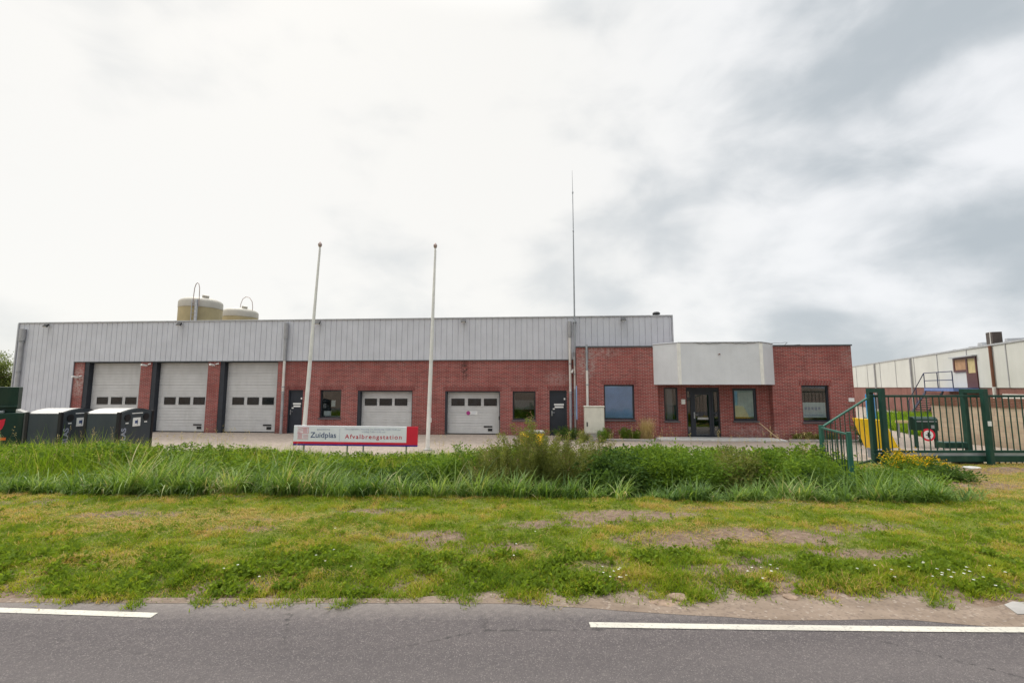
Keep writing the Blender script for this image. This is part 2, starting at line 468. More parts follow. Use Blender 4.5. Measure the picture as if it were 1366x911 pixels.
def mat_sand():
    m, t, out = new_mat('sand')
    tc = t.n('ShaderNodeTexCoord')
    o = tc.outputs['Object']
    n1 = t.noise(t.mapping(o, (0.6, 1.5, 1)), 2.2, 6, 0.6)
    n2 = t.noise(o, 60.0, 4, 0.6)
    c = t.mix(t.ramp(n1, [(0.3, 0.0), (0.7, 1.0)]), (0.175, 0.130, 0.096), (0.31, 0.240, 0.185))
    c = t.mix(t.math('MULTIPLY', n2, 0.45), c, (0.15, 0.12, 0.10))
    vo = t.n('ShaderNodeTexVoronoi', Vector=o, Scale=42.0)
    sc = t.n('ShaderNodeSeparateColor', Color=vo.outputs['Color'])
    c = t.mix(t.math('MULTIPLY', t.ramp(sc.outputs[0], [(0.80, 0.0), (0.86, 1.0)]), 0.5), c, (0.13, 0.10, 0.085))
    c = t.mix(t.math('MULTIPLY', t.ramp(sc.outputs[1], [(0.93, 0.0), (0.97, 1.0)]), 0.4), c, (0.38, 0.33, 0.28))
    b = t.n('ShaderNodeBsdfPrincipled', **{'Base Color': c, 'Roughness': 0.95})
    b.inputs['Specular IOR Level'].default_value = 0.15
    bp = t.n('ShaderNodeBump', Strength=0.7, Distance=0.02, Height=t.math('ADD', n1, t.math('MULTIPLY', n2, 0.3)))
    t.put(b.inputs['Normal'], bp.outputs[0])
    m.node_tree.links.new(b.outputs[0], out.inputs[0])


mat_ground(); mat_asphalt(); mat_line(); mat_pavers(); mat_sand()

# ------------------------------------------------------------------ object helpers


def tag(o, label, cat, group=None):
    o['label'] = label
    o['category'] = cat
    if group:
        o['group'] = group
    return o


def empty(name, loc=(0, 0, 0), rz=0.0, label=None, cat=None, group=None):
    o = bpy.data.objects.new(name, None)
    COL.objects.link(o)
    o.empty_display_size = 0.3
    o.location = loc
    o.rotation_euler = (0, 0, rz)
    if label:
        tag(o, label, cat, group)
    return o


class MB:
    def __init__(self):
        self.v, self.f, self.mi, self.cur = [], [], [], 0

    def face(self, pts):
        i = len(self.v)
        self.v += [tuple(p) for p in pts]
        self.f.append(tuple(range(i, i + len(pts))))
        self.mi.append(self.cur)

    def box(self, x0, x1, y0, y1, z0, z1):
        i = len(self.v)
        self.v += [(x0, y0, z0), (x1, y0, z0), (x1, y1, z0), (x0, y1, z0), (x0, y0, z1), (x1, y0, z1), (x1, y1, z1), (x0, y1, z1)]
        for f in ((0, 3, 2, 1), (4, 5, 6, 7), (0, 1, 5, 4), (1, 2, 6, 5), (2, 3, 7, 6), (3, 0, 4, 7)):
            self.f.append(tuple(i + k for k in f))
            self.mi.append(self.cur)
        return self

    def prism(self, poly, axis, a0, a1):
        """extrude 2-D polygon along axis ('x','y','z'); polygon coords are the two remaining axes in order"""
        def P(p, a):
            return (a, p[0], p[1]) if axis == 'x' else (p[0], a, p[1]) if axis == 'y' else (p[0], p[1], a)
        i = len(self.v)
        n = len(poly)
        self.v += [P(p, a0) for p in poly] + [P(p, a1) for p in poly]
        for k in range(n):
            j = (k + 1) % n
            self.f.append((i + k, i + j, i + n + j, i + n + k)); self.mi.append(self.cur)
        self.f.append(tuple(i + k for k in reversed(range(n)))); self.mi.append(self.cur)
        self.f.append(tuple(i + n + k for k in range(n))); self.mi.append(self.cur)
        return self

    def tube(self, path, r, n=8, cap=True):
        path = [Vector(p) for p in path]
        rr = r if isinstance(r, (list, tuple)) else [r] * len(path)
        i = len(self.v)
        prev = None
        for k, p in enumerate(path):
            d = (path[min(k + 1, len(path) - 1)] - path[max(k - 1, 0)]).normalized()
            ref = prev if prev is not None else (Vector((0, 0, 1)) if abs(d.z) < 0.9 else Vector((1, 0, 0)))
            a = (ref - d * ref.dot(d)).normalized()
            prev = a
            b = d.cross(a)
            for q in range(n):
                w = 2 * math.pi * q / n
                self.v.append(tuple(p + (a * math.cos(w) + b * math.sin(w)) * rr[k]))
        for k in range(len(path) - 1):
            for q in range(n):
                q2 = (q + 1) % n
                self.f.append((i + k * n + q, i + k * n + q2, i + (k + 1) * n + q2, i + (k + 1) * n + q)); self.mi.append(self.cur)
        if cap:
            self.f.append(tuple(i + q for q in reversed(range(n)))); self.mi.append(self.cur)
            self.f.append(tuple(i + (len(path) - 1) * n + q for q in range(n))); self.mi.append(self.cur)
        return self

    def lathe(self, prof, cx=0, cy=0, n=32):
        i = len(self.v)
        for r, z in prof:
            for q in range(n):
                w = 2 * math.pi * q / n
                self.v.append((cx + r * math.cos(w), cy + r * math.sin(w), z))
        for k in range(len(prof) - 1):
            for q in range(n):
                q2 = (q + 1) % n
                self.f.append((i + k * n + q, i + k * n + q2, i + (k + 1) * n + q2, i + (k + 1) * n + q)); self.mi.append(self.cur)
        self.f.append(tuple(i + q for q in reversed(range(n)))); self.mi.append(self.cur)
        self.f.append(tuple(i + (len(prof) - 1) * n + q for q in range(n))); self.mi.append(self.cur)
        return self

    def build(self, name, mats, parent=None, loc=(0, 0, 0), rot=(0, 0, 0), smooth=False, bevel=0.0, label=None):
        me = bpy.data.meshes.new(name)
        me.from_pydata(self.v, [], self.f)
        if isinstance(mats, str):
            mats = [mats]
        for k in mats:
            me.materials.append(MATS[k])
        if len(mats) > 1:
            me.polygons.foreach_set('material_index', self.mi)
        if smooth:
            me.polygons.foreach_set('use_smooth', [True] * len(me.polygons))
        bm = bmesh.new(); bm.from_mesh(me)
        bmesh.ops.recalc_face_normals(bm, faces=bm.faces)
        bm.to_mesh(me); bm.free()
        if smooth:
            try:
                me.set_sharp_from_angle(angle=R(40))
            except Exception:
                pass
        o = bpy.data.objects.new(name, me)
        COL.objects.link(o)
        o.location = loc
        o.rotation_euler = rot
        if parent:
            o.parent = parent
        if bevel:
            md = o.modifiers.new('bevel', 'BEVEL')
            md.width = bevel; md.segments = 2; md.limit_method = 'ANGLE'; md.angle_limit = R(40)
        if label:
            o['label'] = label
        return o


def wall_mesh(mb, u0, u1, z0, z1, v0, v1, holes):
    """a wall slab (front face v0, back v1) with rectangular holes (a0,a1,b0,b1)"""
    us = sorted({u0, u1, *[h[0] for h in holes], *[h[1] for h in holes]})
    zs = sorted({z0, z1, *[h[2] for h in holes], *[h[3] for h in holes]})
    us = [u for u in us if u0 <= u <= u1]
    zs = [z for z in zs if z0 <= z <= z1]
    def solid(i, j):
        if i < 0 or j < 0 or i >= len(us) - 1 or j >= len(zs) - 1:
            return False
        cu, cz = (us[i] + us[i + 1]) / 2, (zs[j] + zs[j + 1]) / 2
        return not any(h[0] < cu < h[1] and h[2] < cz < h[3] for h in holes)
    for i in range(len(us) - 1):
        for j in range(len(zs) - 1):
            if not solid(i, j):
                continue
            a, b, c, d = us[i], us[i + 1], zs[j], zs[j + 1]
            mb.face([(a, v0, c), (b, v0, c), (b, v0, d), (a, v0, d)])
            mb.face([(a, v1, c), (a, v1, d), (b, v1, d), (b, v1, c)])
            if not solid(i - 1, j): mb.face([(a, v0, c), (a, v0, d), (a, v1, d), (a, v1, c)])
            if not solid(i + 1, j): mb.face([(b, v0, c), (b, v1, c), (b, v1, d), (b, v0, d)])
            if not solid(i, j - 1): mb.face([(a, v0, c), (a, v1, c), (b, v1, c), (b, v0, c)])
            if not solid(i, j + 1): mb.face([(a, v0, d), (b, v0, d), (b, v1, d), (a, v1, d)])


def text_mesh(name, s, size, mat, parent, loc, rot=(R(90), 0, 0), width=None, spacing=1.0, align='LEFT', bold=0.0):
    cu = bpy.data.curves.new('lettering', 'FONT')
    cu.body = s
    cu.size = size
    cu.space_character = spacing
    cu.align_x = align
    cu.extrude = 0.001
    cu.offset = bold
    tmp = bpy.data.objects.new('lettering', cu)
    COL.objects.link(tmp)
    dg = bpy.context.evaluated_depsgraph_get()
    me = bpy.data.meshes.new_from_object(tmp.evaluated_get(dg))
    bpy.data.objects.remove(tmp)
    bpy.data.curves.remove(cu)
    me.name = name
    me.materials.clear()
    me.materials.append(MATS[mat])
    o = bpy.data.objects.new(name, me)
    COL.objects.link(o)
    o.parent = parent
    o.location = loc
    o.rotation_euler = rot
    if width:
        xs = [v.co.x for v in me.vertices]
        k = width / (max(xs) - min(xs))
        for v in me.vertices:
            v.co.x *= k
    return o


def quads_obj(name, verts, nq, mat, parent=None, tint=None, smooth=False, loc=(0, 0, 0)):
    """verts (n,3) numpy, nq (m,4) int; tint per vertex"""
    me = bpy.data.meshes.new(name)
    nv, nf = len(verts), len(nq)
    me.vertices.add(nv)
    me.vertices.foreach_set('co', np.ascontiguousarray(verts, dtype=np.float32).ravel())
    me.loops.add(nf * 4)
    me.loops.foreach_set('vertex_index', np.ascontiguousarray(nq, dtype=np.int32).ravel())
    me.polygons.add(nf)
    me.polygons.foreach_set('loop_start', np.arange(nf, dtype=np.int32) * 4)
    if smooth:
        me.polygons.foreach_set('use_smooth', np.ones(nf, dtype=bool))
    if tint is not None:
        a = me.attributes.new('tint', 'FLOAT', 'POINT')
        a.data.foreach_set('value', np.ascontiguousarray(tint, dtype=np.float32))
    me.materials.append(MATS[mat])
    me.update(calc_edges=True)
    o = bpy.data.objects.new(name, me)
    COL.objects.link(o)
    o.location = loc
    if parent:
        o.parent = parent
    return o


def blades(P, h, w, az, lean, curve, segs=3, tipw=0.12):
    """ribbon blades. P (n,3) bases; lean: tilt at base (rad); curve: extra tilt to the tip (rad)"""
    n = len(P)
    cur = P.copy()
    perp = np.stack([-np.sin(az), np.cos(az), np.zeros(n)], 1)
    V = np.zeros((n, (segs + 1) * 2, 3))
    for s in range(segs + 1):
        f = s / segs
        ww = w * (1 - f * f * (1 - tipw)) * 0.5
        V[:, 2 * s] = cur - perp * ww[:, None]
        V[:, 2 * s + 1] = cur + perp * ww[:, None]
        ang = lean + curve * (f + 0.5 / segs)
        st = (h / segs)[:, None]
        cur = cur + st * np.stack([np.cos(az) * np.sin(ang), np.sin(az) * np.sin(ang), np.cos(ang)], 1)
    base = (np.arange(n) * (segs + 1) * 2)[:, None]
    Q = []
    for s in range(segs):
        Q.append(np.concatenate([base + 2 * s, base + 2 * s + 1, base + 2 * s + 3, base + 2 * s + 2], 1))
    Q = np.stack(Q, 1).reshape(-1, 4)
    return V.reshape(-1, 3), Q


def leaves(C, L, W, D, fold=0.25, r=rng):
    """pointed leaves: C centres at leaf base, L lengths, W widths, D unit directions"""
    n = len(C)
    up = r.normal(size=(n, 3)) + np.array([0, 0, 0.6])
    side = np.cross(D, up)
    side /= np.linalg.norm(side, axis=1)[:, None] + 1e-9
    nor = np.cross(side, D)
    mid = C + D * (L * 0.45)[:, None] + nor * (L * 0.10)[:, None]
    V = np.stack([C, mid - side * (W * 0.5)[:, None] + nor * (W * fold)[:, None], C + D * L[:, None] - nor * (L * 0.06)[:, None], mid + side * (W * 0.5)[:, None] + nor * (W * fold)[:, None]], 1)
    Q = (np.arange(n) * 4)[:, None] + np.array([[0, 1, 2, 3]])
    return V.reshape(-1, 3), Q


def cat_meshes(parts):
    Vs, Qs, Ts, o = [], [], [], 0
    for V, Q, T in parts:
        Vs.append(V); Qs.append(Q + o); Ts.append(T); o += len(V)
    return np.concatenate(Vs), np.concatenate(Qs), np.concatenate(Ts)


_perm = np.random.default_rng(3).random((256, 256))


def vnoise(x, y, s):
    x = np.asarray(x) * s + 1000.0
    y = np.asarray(y) * s + 1000.0
    xi, yi = np.floor(x).astype(int), np.floor(y).astype(int)
    fx, fy = x - xi, y - yi
    fx, fy = fx * fx * (3 - 2 * fx), fy * fy * (3 - 2 * fy)
    g = lambda a, b: _perm[a % 256, b % 256]
    return (g(xi, yi) * (1 - fx) + g(xi + 1, yi) * fx) * (1 - fy) + (g(xi, yi + 1) * (1 - fx) + g(xi + 1, yi + 1) * fx) * fy


def fbm(x, y, s, o=4):
    r, a, t = 0, 1.0, 0
    for k in range(o):
        r = r + a * vnoise(x + 17.3 * k, y - 9.1 * k, s * 2 ** k)
        t += a
        a *= 0.5
    return r / t


def sstep(a, b, x):
    t = np.clip((np.asarray(x, dtype=float) - a) / (b - a), 0, 1)
    return t * t * (3 - 2 * t)


# ------------------------------------------------------------------ terrain
ROAD_Y0, ROAD_Y1 = -2.2, 5.0


def road_edge(x):
    """far edge of the carriageway: gently drawing nearer to the right"""
    x = np.asarray(x, dtype=float)
    return np.where(x < 0, 5.02 - 0.012 * x * 0.3, 5.02 - 0.075 * np.clip(x, 0, 8) - 0.02 * np.clip(x - 8, 0, 1e4) * 0)


DITCH_END = 9.0


def ditch_near(x):
    return 9.22 - 0.05 * np.clip(x, -6, 8) + 0.40 * (fbm(x, x * 0 + 2, 0.5, 3) - 0.5)


# bare, scuffed patches in the verge: (x, y, rx, ry, strength)
BARE = [(2.1, 8.05, 1.9, 0.50, 1.0), (3.9, 7.0, 1.6, 0.45, 1.0), (-1.2, 7.0, 0.8, 0.42, 0.9), (2.3, 6.85, 1.4, 0.45, 0.95), (4.7, 6.3, 1.1, 0.25, 0.8), (-0.2, 6.5, 0.9, 0.28, 0.75), (0.6, 7.5, 1.0, 0.35, 0.8),
        (-6.6, 8.2, 1.6, 0.28, 0.6), (2.6, 5.75, 1.0, 0.20, 0.8), (3.8, 8.6, 0.7, 0.2, 0.7), (10.5, 10.8, 2.0, 0.9, 0.8), (12.5, 12.4, 3.0, 0.6, 0.8), (5.6, 7.4, 1.0, 0.25, 0.7), (-4.2, 7.4, 0.9, 0.22, 0.6), (-2.6, 8.4, 0.9, 0.22, 0.6), (1.2, 5.9, 0.5, 0.2, 0.7), (3.3, 6.1, 0.6, 0.2, 0.8)]


def bare(x, y):
    b = np.zeros_like(x)
    n = fbm(x, y, 2.6, 4)
    for bx, by, rx, ry, s in BARE:
        r = ((x - bx) / rx) ** 2 + ((y - by) / ry) ** 2
        b = np.maximum(b, s * np.clip(1.35 - r - 1.3 * (n - 0.3), 0, 1))
    return b


def ground_z(x, y):
    x = np.asarray(x, dtype=float); y = np.asarray(y, dtype=float)
    e = road_edge(x)
    verge = sstep(e + 0.1, e + 0.9, y) * (0.05 + 0.10 * (fbm(x, y, 0.7, 4) - 0.45)) + sstep(e, e + 0.4, y) * 0.09 * (fbm(x, y, 2.6, 4) - 0.5)
    lump = bare(np.atleast_1d(x), np.atleast_1d(y)).reshape(np.shape(x)) if np.ndim(x) else 0.0
    verge = verge + lump * 0.13 * (fbm(x, y, 2.2, 3) - 0.58)
    fade = 1 - sstep(13.2, 14.0, y)
    z = -0.012 + verge * fade
    dn = ditch_near(x)
    d = sstep(dn, dn + 1.2, y) * (1 - sstep(12.4, 13.9, y))
    along = 1 - sstep(DITCH_END - 0.6, DITCH_END + 1.0, x)
    z = z - 0.75 * d * along
    z = np.where(y < ROAD_Y0 - 0.3, -0.05, z)
    return z


def build_terrain():
    xs = np.concatenate([[-3000, -900, -300, -120, -60, -36], np.arange(-24, 20.01, 0.16), [30, 55, 120, 300, 900, 3000]])
    ys = np.concatenate([[-3000, -600, -120, -40, -12, -4], np.arange(-2.4, 4.5, 0.8), np.arange(4.5, 15.01, 0.10), [18, 26, 45, 80, 160, 500, 1400, 3000]])
    X, Y = np.meshgrid(xs, ys)
    Z = ground_z(X, Y)
    Z[(Y > 14.2)] = -0.03
    V = np.stack([X, Y, Z], 2).reshape(-1, 3)
    nx, ny = len(xs), len(ys)
    i = (np.arange(ny - 1)[:, None] * nx + np.arange(nx - 1)[None, :]).ravel()
    Q = np.stack([i, i + 1, i + nx + 1, i + nx], 1)
    o = quads_obj('ground', V, Q, 'verge_soil', smooth=True, tint=bare(X.ravel(), Y.ravel()))
    o['kind'] = 'structure'
    # road sheet
    xr = np.arange(-400, 401, 1.0)
    e = road_edge(xr) + 0.05 * (fbm(xr, xr * 0, 1.1, 3) - 0.5)
    V = []
    for k, x in enumerate(xr):
        V += [(x, ROAD_Y0, 0.0), (x, 2.0, 0.012), (x, e[k], 0.0)]
    V = np.array(V)
    i = np.arange(len(xr) - 1)[:, None] * 3
    Q = np.concatenate([i + np.array([[0, 3, 4, 1]]), i + np.array([[1, 4, 5, 2]])])
    o = quads_obj('road', V, Q, 'asphalt', smooth=True)
    o['kind'] = 'structure'
    # sandy strip washed over the road edge
    xr = np.arange(-16, 16, 0.12)
    e = road_edge(xr)
    n = fbm(xr, xr * 0 + 5, 0.8, 4)
    a = e - 0.02 - 0.16 * sstep(-0.5, 2.0, xr) * n - 0.04 * n
    b = 5.08 + 0.30 * sstep(-1.5, 0.8, xr) + 0.05 * n
    V = []
    for k, x in enumerate(xr):
        V += [(x, a[k], 0.003), (x, e[k] + 0.05, 0.010), (x, b[k], 0.006)]
    i = np.arange(len(xr) - 1)[:, None] * 3
    Q = np.concatenate([i + np.array([[0, 3, 4, 1]]), i + np.array([[1, 4, 5, 2]])])
    o = quads_obj('road_shoulder', np.array(V), Q, 'sand', smooth=True)
    o['kind'] = 'structure'
    # painted edge line dashes (each follows the gentle bend of the road)
    def dash(pts, w):
        V, Q = [], []
        for (x, y) in pts:
            V += [(x, y - w / 2, 0.0), (x, y + w / 2, 0.0)]
        V = np.array(V)
        V[:, 2] = 0.012 * (1 - np.abs(V[:, 1] - 2.0) / 3.1) * 0 + np.interp(V[:, 1], [-2.2, 2.0, 5.0], [0, 0.012, 0.0]) + 0.005
        k = np.arange(len(pts) - 1)[:, None] * 2
        Q = k + np.array([[0, 2, 3, 1]])
        o = quads_obj('road_marking', V, Q, 'line_paint')
        o['kind'] = 'structure'
    dash([(-6.6, 4.92), (-5.3, 4.84), (-4.4, 4.785), (-3.62, 4.735)], 0.095)
    dash([(0.755, 4.555), (2.3, 4.51), (4.0, 4.475), (6.0, 4.45)], 0.095)
    # yard paving
    poly = [(-60, 14.35), (8.6, 14.35), (10.6, 14.4), (11.2, 13.75), (60, 13.6), (60, 85), (-60, 85)]
    mb = MB(); mb.face([(x, y, 0.0) for x, y in poly])
    o = mb.build('yard_paving', 'pavers'); o['kind'] = 'structure'
    # a corner of the cycle path slab at the lower right
    mb = MB(); mb.prism([(5.12, 4.74), (7.6, 4.66), (7.6, 5.22), (5.5, 5.06), (5.2, 4.93)], 'z', -0.05, 0.018)
    o = mb.build('path', 'concrete'); o['kind'] = 'structure'


build_terrain()

# ------------------------------------------------------------------ depot building
YAW = R(-4.246)
bld = empty('depot_building', (0, 21.536, 0), YAW, 'long red brick depot with grey ribbed metal upper band, five roller doors and canopied entrance', 'building')
HT, HB = 5.66, 3.667
FV = -1.0     # front plane of the office wing
BV = 20.0


def part(mb, name, mats, parent=bld, **kw):
    return mb.build(name, mats, parent, **kw)


def make_building():
    bays = [(-22.46, -19.31, 0, 3.60), (-18.69, -15.62, 0, 3.60), (-14.97, -11.88, 0, 3.60)]
    small = [(-7.68, -4.91, 0, 2.12), (-3.28, -0.58, 0, 2.10)]
    peds = [(-11.27, -10.50, 0, 2.15), (1.80, 2.63, 0, 2.13)]
    wins = [(-9.63, -8.52, 0.76, 2.15), (0.03, 1.14, 0.72, 2.09)]
    holes = bays + small + peds + wins
    mb = MB()
    wall_mesh(mb, -23.05, 3.07, 0, HB, 0.0, 0.32, holes)
    part(mb, 'brick_wall', 'brick_red')
    # office wing brick
    ent = (6.67, 11.62, 0, 2.55)
    ow = [(4.26, 5.62, 0.83, 2.40), (12.85, 14.02, 0.78, 2.37)]
    mb = MB()
    wall_mesh(mb, 3.07, 15.05, 0, 4.10, FV, FV + 0.3, ow + [ent])
    mb.box(3.07, 3.37, FV + 0.3, -0.002, 0, 4.10)
    mb.box(3.07, 3.37, 0.002, BV * 0.6, 3.7, 4.10)
    mb.box(14.75, 15.05, FV + 0.3, BV * 0.6, 0, 4.10)
    part(mb, 'office_wall', 'brick_red')
    mb = MB()
    iw = [(7.0, 7.62, 0.77, 2.27), (7.99, 9.46, 0.0, 2.27), (10.03, 11.07, 0.79, 2.24)]
    wall_mesh(mb, 6.55, 11.75, 0, 2.6, FV + 0.31, FV + 0.56, iw)
    part(mb, 'entrance_wall', 'brick_red')
    # soldier courses
    for a, b, z in [(s[0], s[1], s[3]) for s in small] + [(w[0], w[1], w[3]) for w in wins] + [(p[0], p[1], p[3]) for p in peds]:
        mb = MB(); mb.box(a - 0.1, b + 0.1, -0.004, 0.1, z + 0.001, z + 0.21); part(mb, 'lintel_course', 'brick_soldier')
    for a, b, _, z in ow:
        mb = MB(); mb.box(a - 0.1, b + 0.1, FV - 0.004, FV + 0.1, z + 0.001, z + 0.21); part(mb, 'lintel_course', 'brick_soldier')
    # ribbed cladding
    def ribbed(u0, u1, z0, z1, v, pitch=0.283):
        pts, u = [], u0
        while u < u1 - 0.01:
            e = min(u + pitch, u1)
            pts += [(u, v), (e - 0.026, v), (e - 0.020, v + 0.022), (e - 0.006, v + 0.022)]
            u = e
        pts.append((u1, v))
        m = MB()
        i = 0
        for (a, va), (b, vb) in zip(pts, pts[1:]):
            m.face([(a, va, z0), (b, vb, z0), (b, vb, z1), (a, va, z1)])
        m.face([(u0, v, z0), (u0, v + 0.05, z0), (u1, v + 0.05, z0), (u1, v, z0)])
        return m
    m = ribbed(-23.02, 7.64, HB - 0.05, HT, -0.06)
    part(m, 'cladding', 'cladding_grey')
    m = ribbed(-26.36, -23.02, 0.0, HT, -0.06)
    part(m, 'cladding', 'cladding_grey')
    # return at the foot of the left cladding and hall box
    mb = MB()
    mb.box(-26.36, -23.05, 0.0, 0.3, 0, HB)
    mb.box(-26.36, 7.64, 0.0, 0.3, HB + 0.001, HT - 0.02)
    mb.box(-26.36, -26.1, 0.302, BV, 0, HT - 0.02)
    mb.box(7.38, 7.64, 0.302, BV, 0, HT - 0.02)
    mb.box(-26.1, 7.38, BV - 0.3, BV, 0, HT - 0.02)
    part(mb, 'hall_wall', 'cladding_grey')
    mb = MB(); mb.box(-26.1, 7.38, 0.3, BV - 0.3, HT - 0.25, HT - 0.05); part(mb, 'roof', 'roof_felt')
    mb = MB(); mb.box(3.37, 14.75, FV + 0.3, BV * 0.6, 3.8, 3.95); part(mb, 'office_roof', 'roof_felt')
    mb = MB(); mb.box(-26.42, 7.70, -0.10, 0.34, HT, HT + 0.06); part(mb, 'roof_trim', 'trim_grey', bevel=0.008)
    mb = MB(); mb.box(-26.43, -26.362, -0.11, 0.1, 0, HT - 0.002); part(mb, 'corner_trim', 'trim_grey'); mb = MB(); mb.box(7.642, 7.70, -0.11, 0.1, 4.0, HT - 0.002); part(mb, 'corner_trim', 'trim_grey')
    mb = MB(); mb.box(-23.02, 3.0, -0.075, 0.0, HB - 0.085, HB - 0.052); part(mb, 'drip_trim', 'trim_dark')
    mb = MB(); mb.box(3.03, 6.48, FV - 0.04, FV + 0.34, 4.101, 4.165); part(mb, 'parapet_cap', 'trim_dark', bevel=0.006); mb = MB(); mb.box(11.76, 15.09, FV - 0.04, FV + 0.34, 4.101, 4.165)
    mb.box(14.71, 15.09, FV + 0.342, BV * 0.6, 4.101, 4.165); part(mb, 'parapet_cap', 'trim_dark', bevel=0.006)
    # interior partitions that keep the rooms dark
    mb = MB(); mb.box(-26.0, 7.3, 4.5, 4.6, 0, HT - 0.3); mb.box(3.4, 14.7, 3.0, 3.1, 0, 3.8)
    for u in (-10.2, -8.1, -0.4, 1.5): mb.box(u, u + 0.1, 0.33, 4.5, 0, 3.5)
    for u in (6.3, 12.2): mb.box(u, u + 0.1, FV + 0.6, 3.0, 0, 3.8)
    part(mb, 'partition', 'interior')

    # --- sectional doors
    def sect_door(a, b, z1, rows, winrow, wcols, jamb, notes, label):
        v = 0.27
        pts = []   # profile v,z with section joints
        z = 0.02
        step = (z1 - 0.02) / rows
        for k in range(rows):
            zz = z + step * k
            for q in range(4):
                s0 = zz + step * q / 4; s1 = zz + step * (q + 1) / 4
                g = 0.020 if q == 3 else 0.009
                pts += [(v, s0), (v, s1 - 0.020), (v + g, s1 - 0.014), (v + g, s1 - 0.004)]
        pts.append((v, z1))
        mb = MB()
        aa = a + jamb
        for (v0, z0_), (v1_, z1_) in zip(pts, pts[1:]):
            mb.face([(aa, v0, z0_), (b - 0.04, v0, z0_), (b - 0.04, v1_, z1_), (aa, v1_, z1_)])
        d = part(mb, 'garage_door', 'door_grey')
        if label:
            d['label'] = label
        fm = MB()
        fm.box(a + 0.002, aa, 0.02, 0.33, 0, z1); fm.box(b - 0.04, b - 0.002, 0.05, 0.33, 0, z1); fm.box(aa, b - 0.04, 0.05, 0.262, z1 - 0.06, z1 - 0.003)
        fm.build('door_frame', 'navy', d)
        sm = MB(); sm.box(aa, b - 0.04, v - 0.012, v + 0.02, 0.0, 0.05); sm.build('bottom_seal', 'black', d)
        w0, w1 = winrow
        for (c0, c1) in wcols:
            fr = MB()
            f = 0.035
            fr.box(c0, c1, v - 0.018, v + 0.02, w0, w0 + f); fr.box(c0, c1, v - 0.018, v + 0.02, w1 - f, w1)
            fr.box(c0, c0 + f, v - 0.018, v + 0.02, w0 + f, w1 - f); fr.box(c1 - f, c1, v - 0.018, v + 0.02, w0 + f, w1 - f)
            fo = fr.build('window', 'black', d)
            # opaque pane; the unlit room behind is put into its near-black colour
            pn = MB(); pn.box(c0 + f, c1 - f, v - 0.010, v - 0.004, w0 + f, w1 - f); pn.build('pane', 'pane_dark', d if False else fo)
        for (c0, c1, e0, e1) in notes:
            nm = MB(); nm.box(c0, c1, v - 0.02, v + 0.01, e0, e1); nm.build('grip_plate', 'black', d)
        return d
    for k, (a, b, _, z1) in enumerate(bays):
        wc = []
        w = 0.62
        base = a + 0.22 + 0.36
        for q in range(3):
            wc.append((base + q * 0.80, base + q * 0.80 + w))
        sect_door(a, b, z1, 6, (1.40, 1.77), wc, 0.24,
                  [(b - 0.80, b - 0.36, 0.34, 0.41), (b - 0.60, b - 0.36, 0.16, 0.29)], None)
    wc = [(-7.41, -6.79), (-6.66, -6.02), (-5.88, -5.24)]
    sect_door(*small[0][:2], 2.12, 4, (1.38, 1.72), wc, 0.12, [(-5.0, -4.94, 0.75, 0.95)], None)
    wc = [(-3.02, -2.36), (-2.19, -1.55), (-1.40, -0.76)]
    d = sect_door(*small[1][:2], 2.10, 4, (1.38, 1.73), wc, 0.08, [(-1.4, -0.98, 0.34, 0.41), (-1.2, -0.98, 0.16, 0.28), (-0.67, -0.61, 0.70, 0.88)], 'small grey roller door with a purple round sticker')
    sm = MB(); sm.box(-2.25, -1.72, 0.255, 0.262, 0.94, 1.12); so = sm.build('notice', 'label_white', d)
    cm = MB()
    cm.prism([(-2.17 + 0.10 * math.cos(w * math.pi / 12), 1.03 + 0.10 * math.sin(w * math.pi / 12)) for w in range(24)], 'y', 0.246, 0.254)
    cm.build('round_mark', 'magenta', so)
    lm = MB()
    for q in range(3): lm.box(-2.02, -1.76 - 0.04 * q, 0.250, 0.2545, 1.06 - q * 0.055, 1.075 - q * 0.055)
    lm.build('text_line', 'ink_lilac', so)

    # --- pedestrian doors
    for a, b, _, z1 in peds:
        mb = MB()
        mb.box(a + 0.06, b - 0.06, 0.10, 0.15, 0.02, z1 - 0.06)
        d = part(mb, 'steel_door', 'navy')
        fm = MB(); fm.box(a + 0.002, a + 0.06, 0.05, 0.2, 0, z1 - 0.002); fm.box(b - 0.06, b - 0.002, 0.05, 0.2, 0, z1 - 0.002); fm.box(a + 0.06, b - 0.06, 0.05, 0.2, z1 - 0.06, z1 - 0.002)
        fm.build('door_frame', 'navy', d)
        hm = MB(); hm.box(a + 0.10, a + 0.135, 0.07, 0.10, 0.92, 1.16); hm.tube([(a + 0.118, 0.07, 1.08), (a + 0.118, 0.04, 1.08), (a + 0.25, 0.04, 1.08)], 0.012, 6)
        hm.build('handle', 'steel', d)
        pm = MB(); pm.box(a + 0.22, b - 0.14, 0.092, 0.099, 1.42, 1.50); pm.box(a + 0.25, b - 0.16, 0.092, 0.099, 1.30, 1.38); pm.box(a + 0.16, a + 0.26, 0.092, 0.099, 1.22, 1.28)
        pm.build('door_plate', 'label_white', d)
        cm = MB(); cm.box(b - 0.14, b - 0.07, 0.06, 0.099, 1.68, 1.77); cm.build('closer', 'label_white', d)

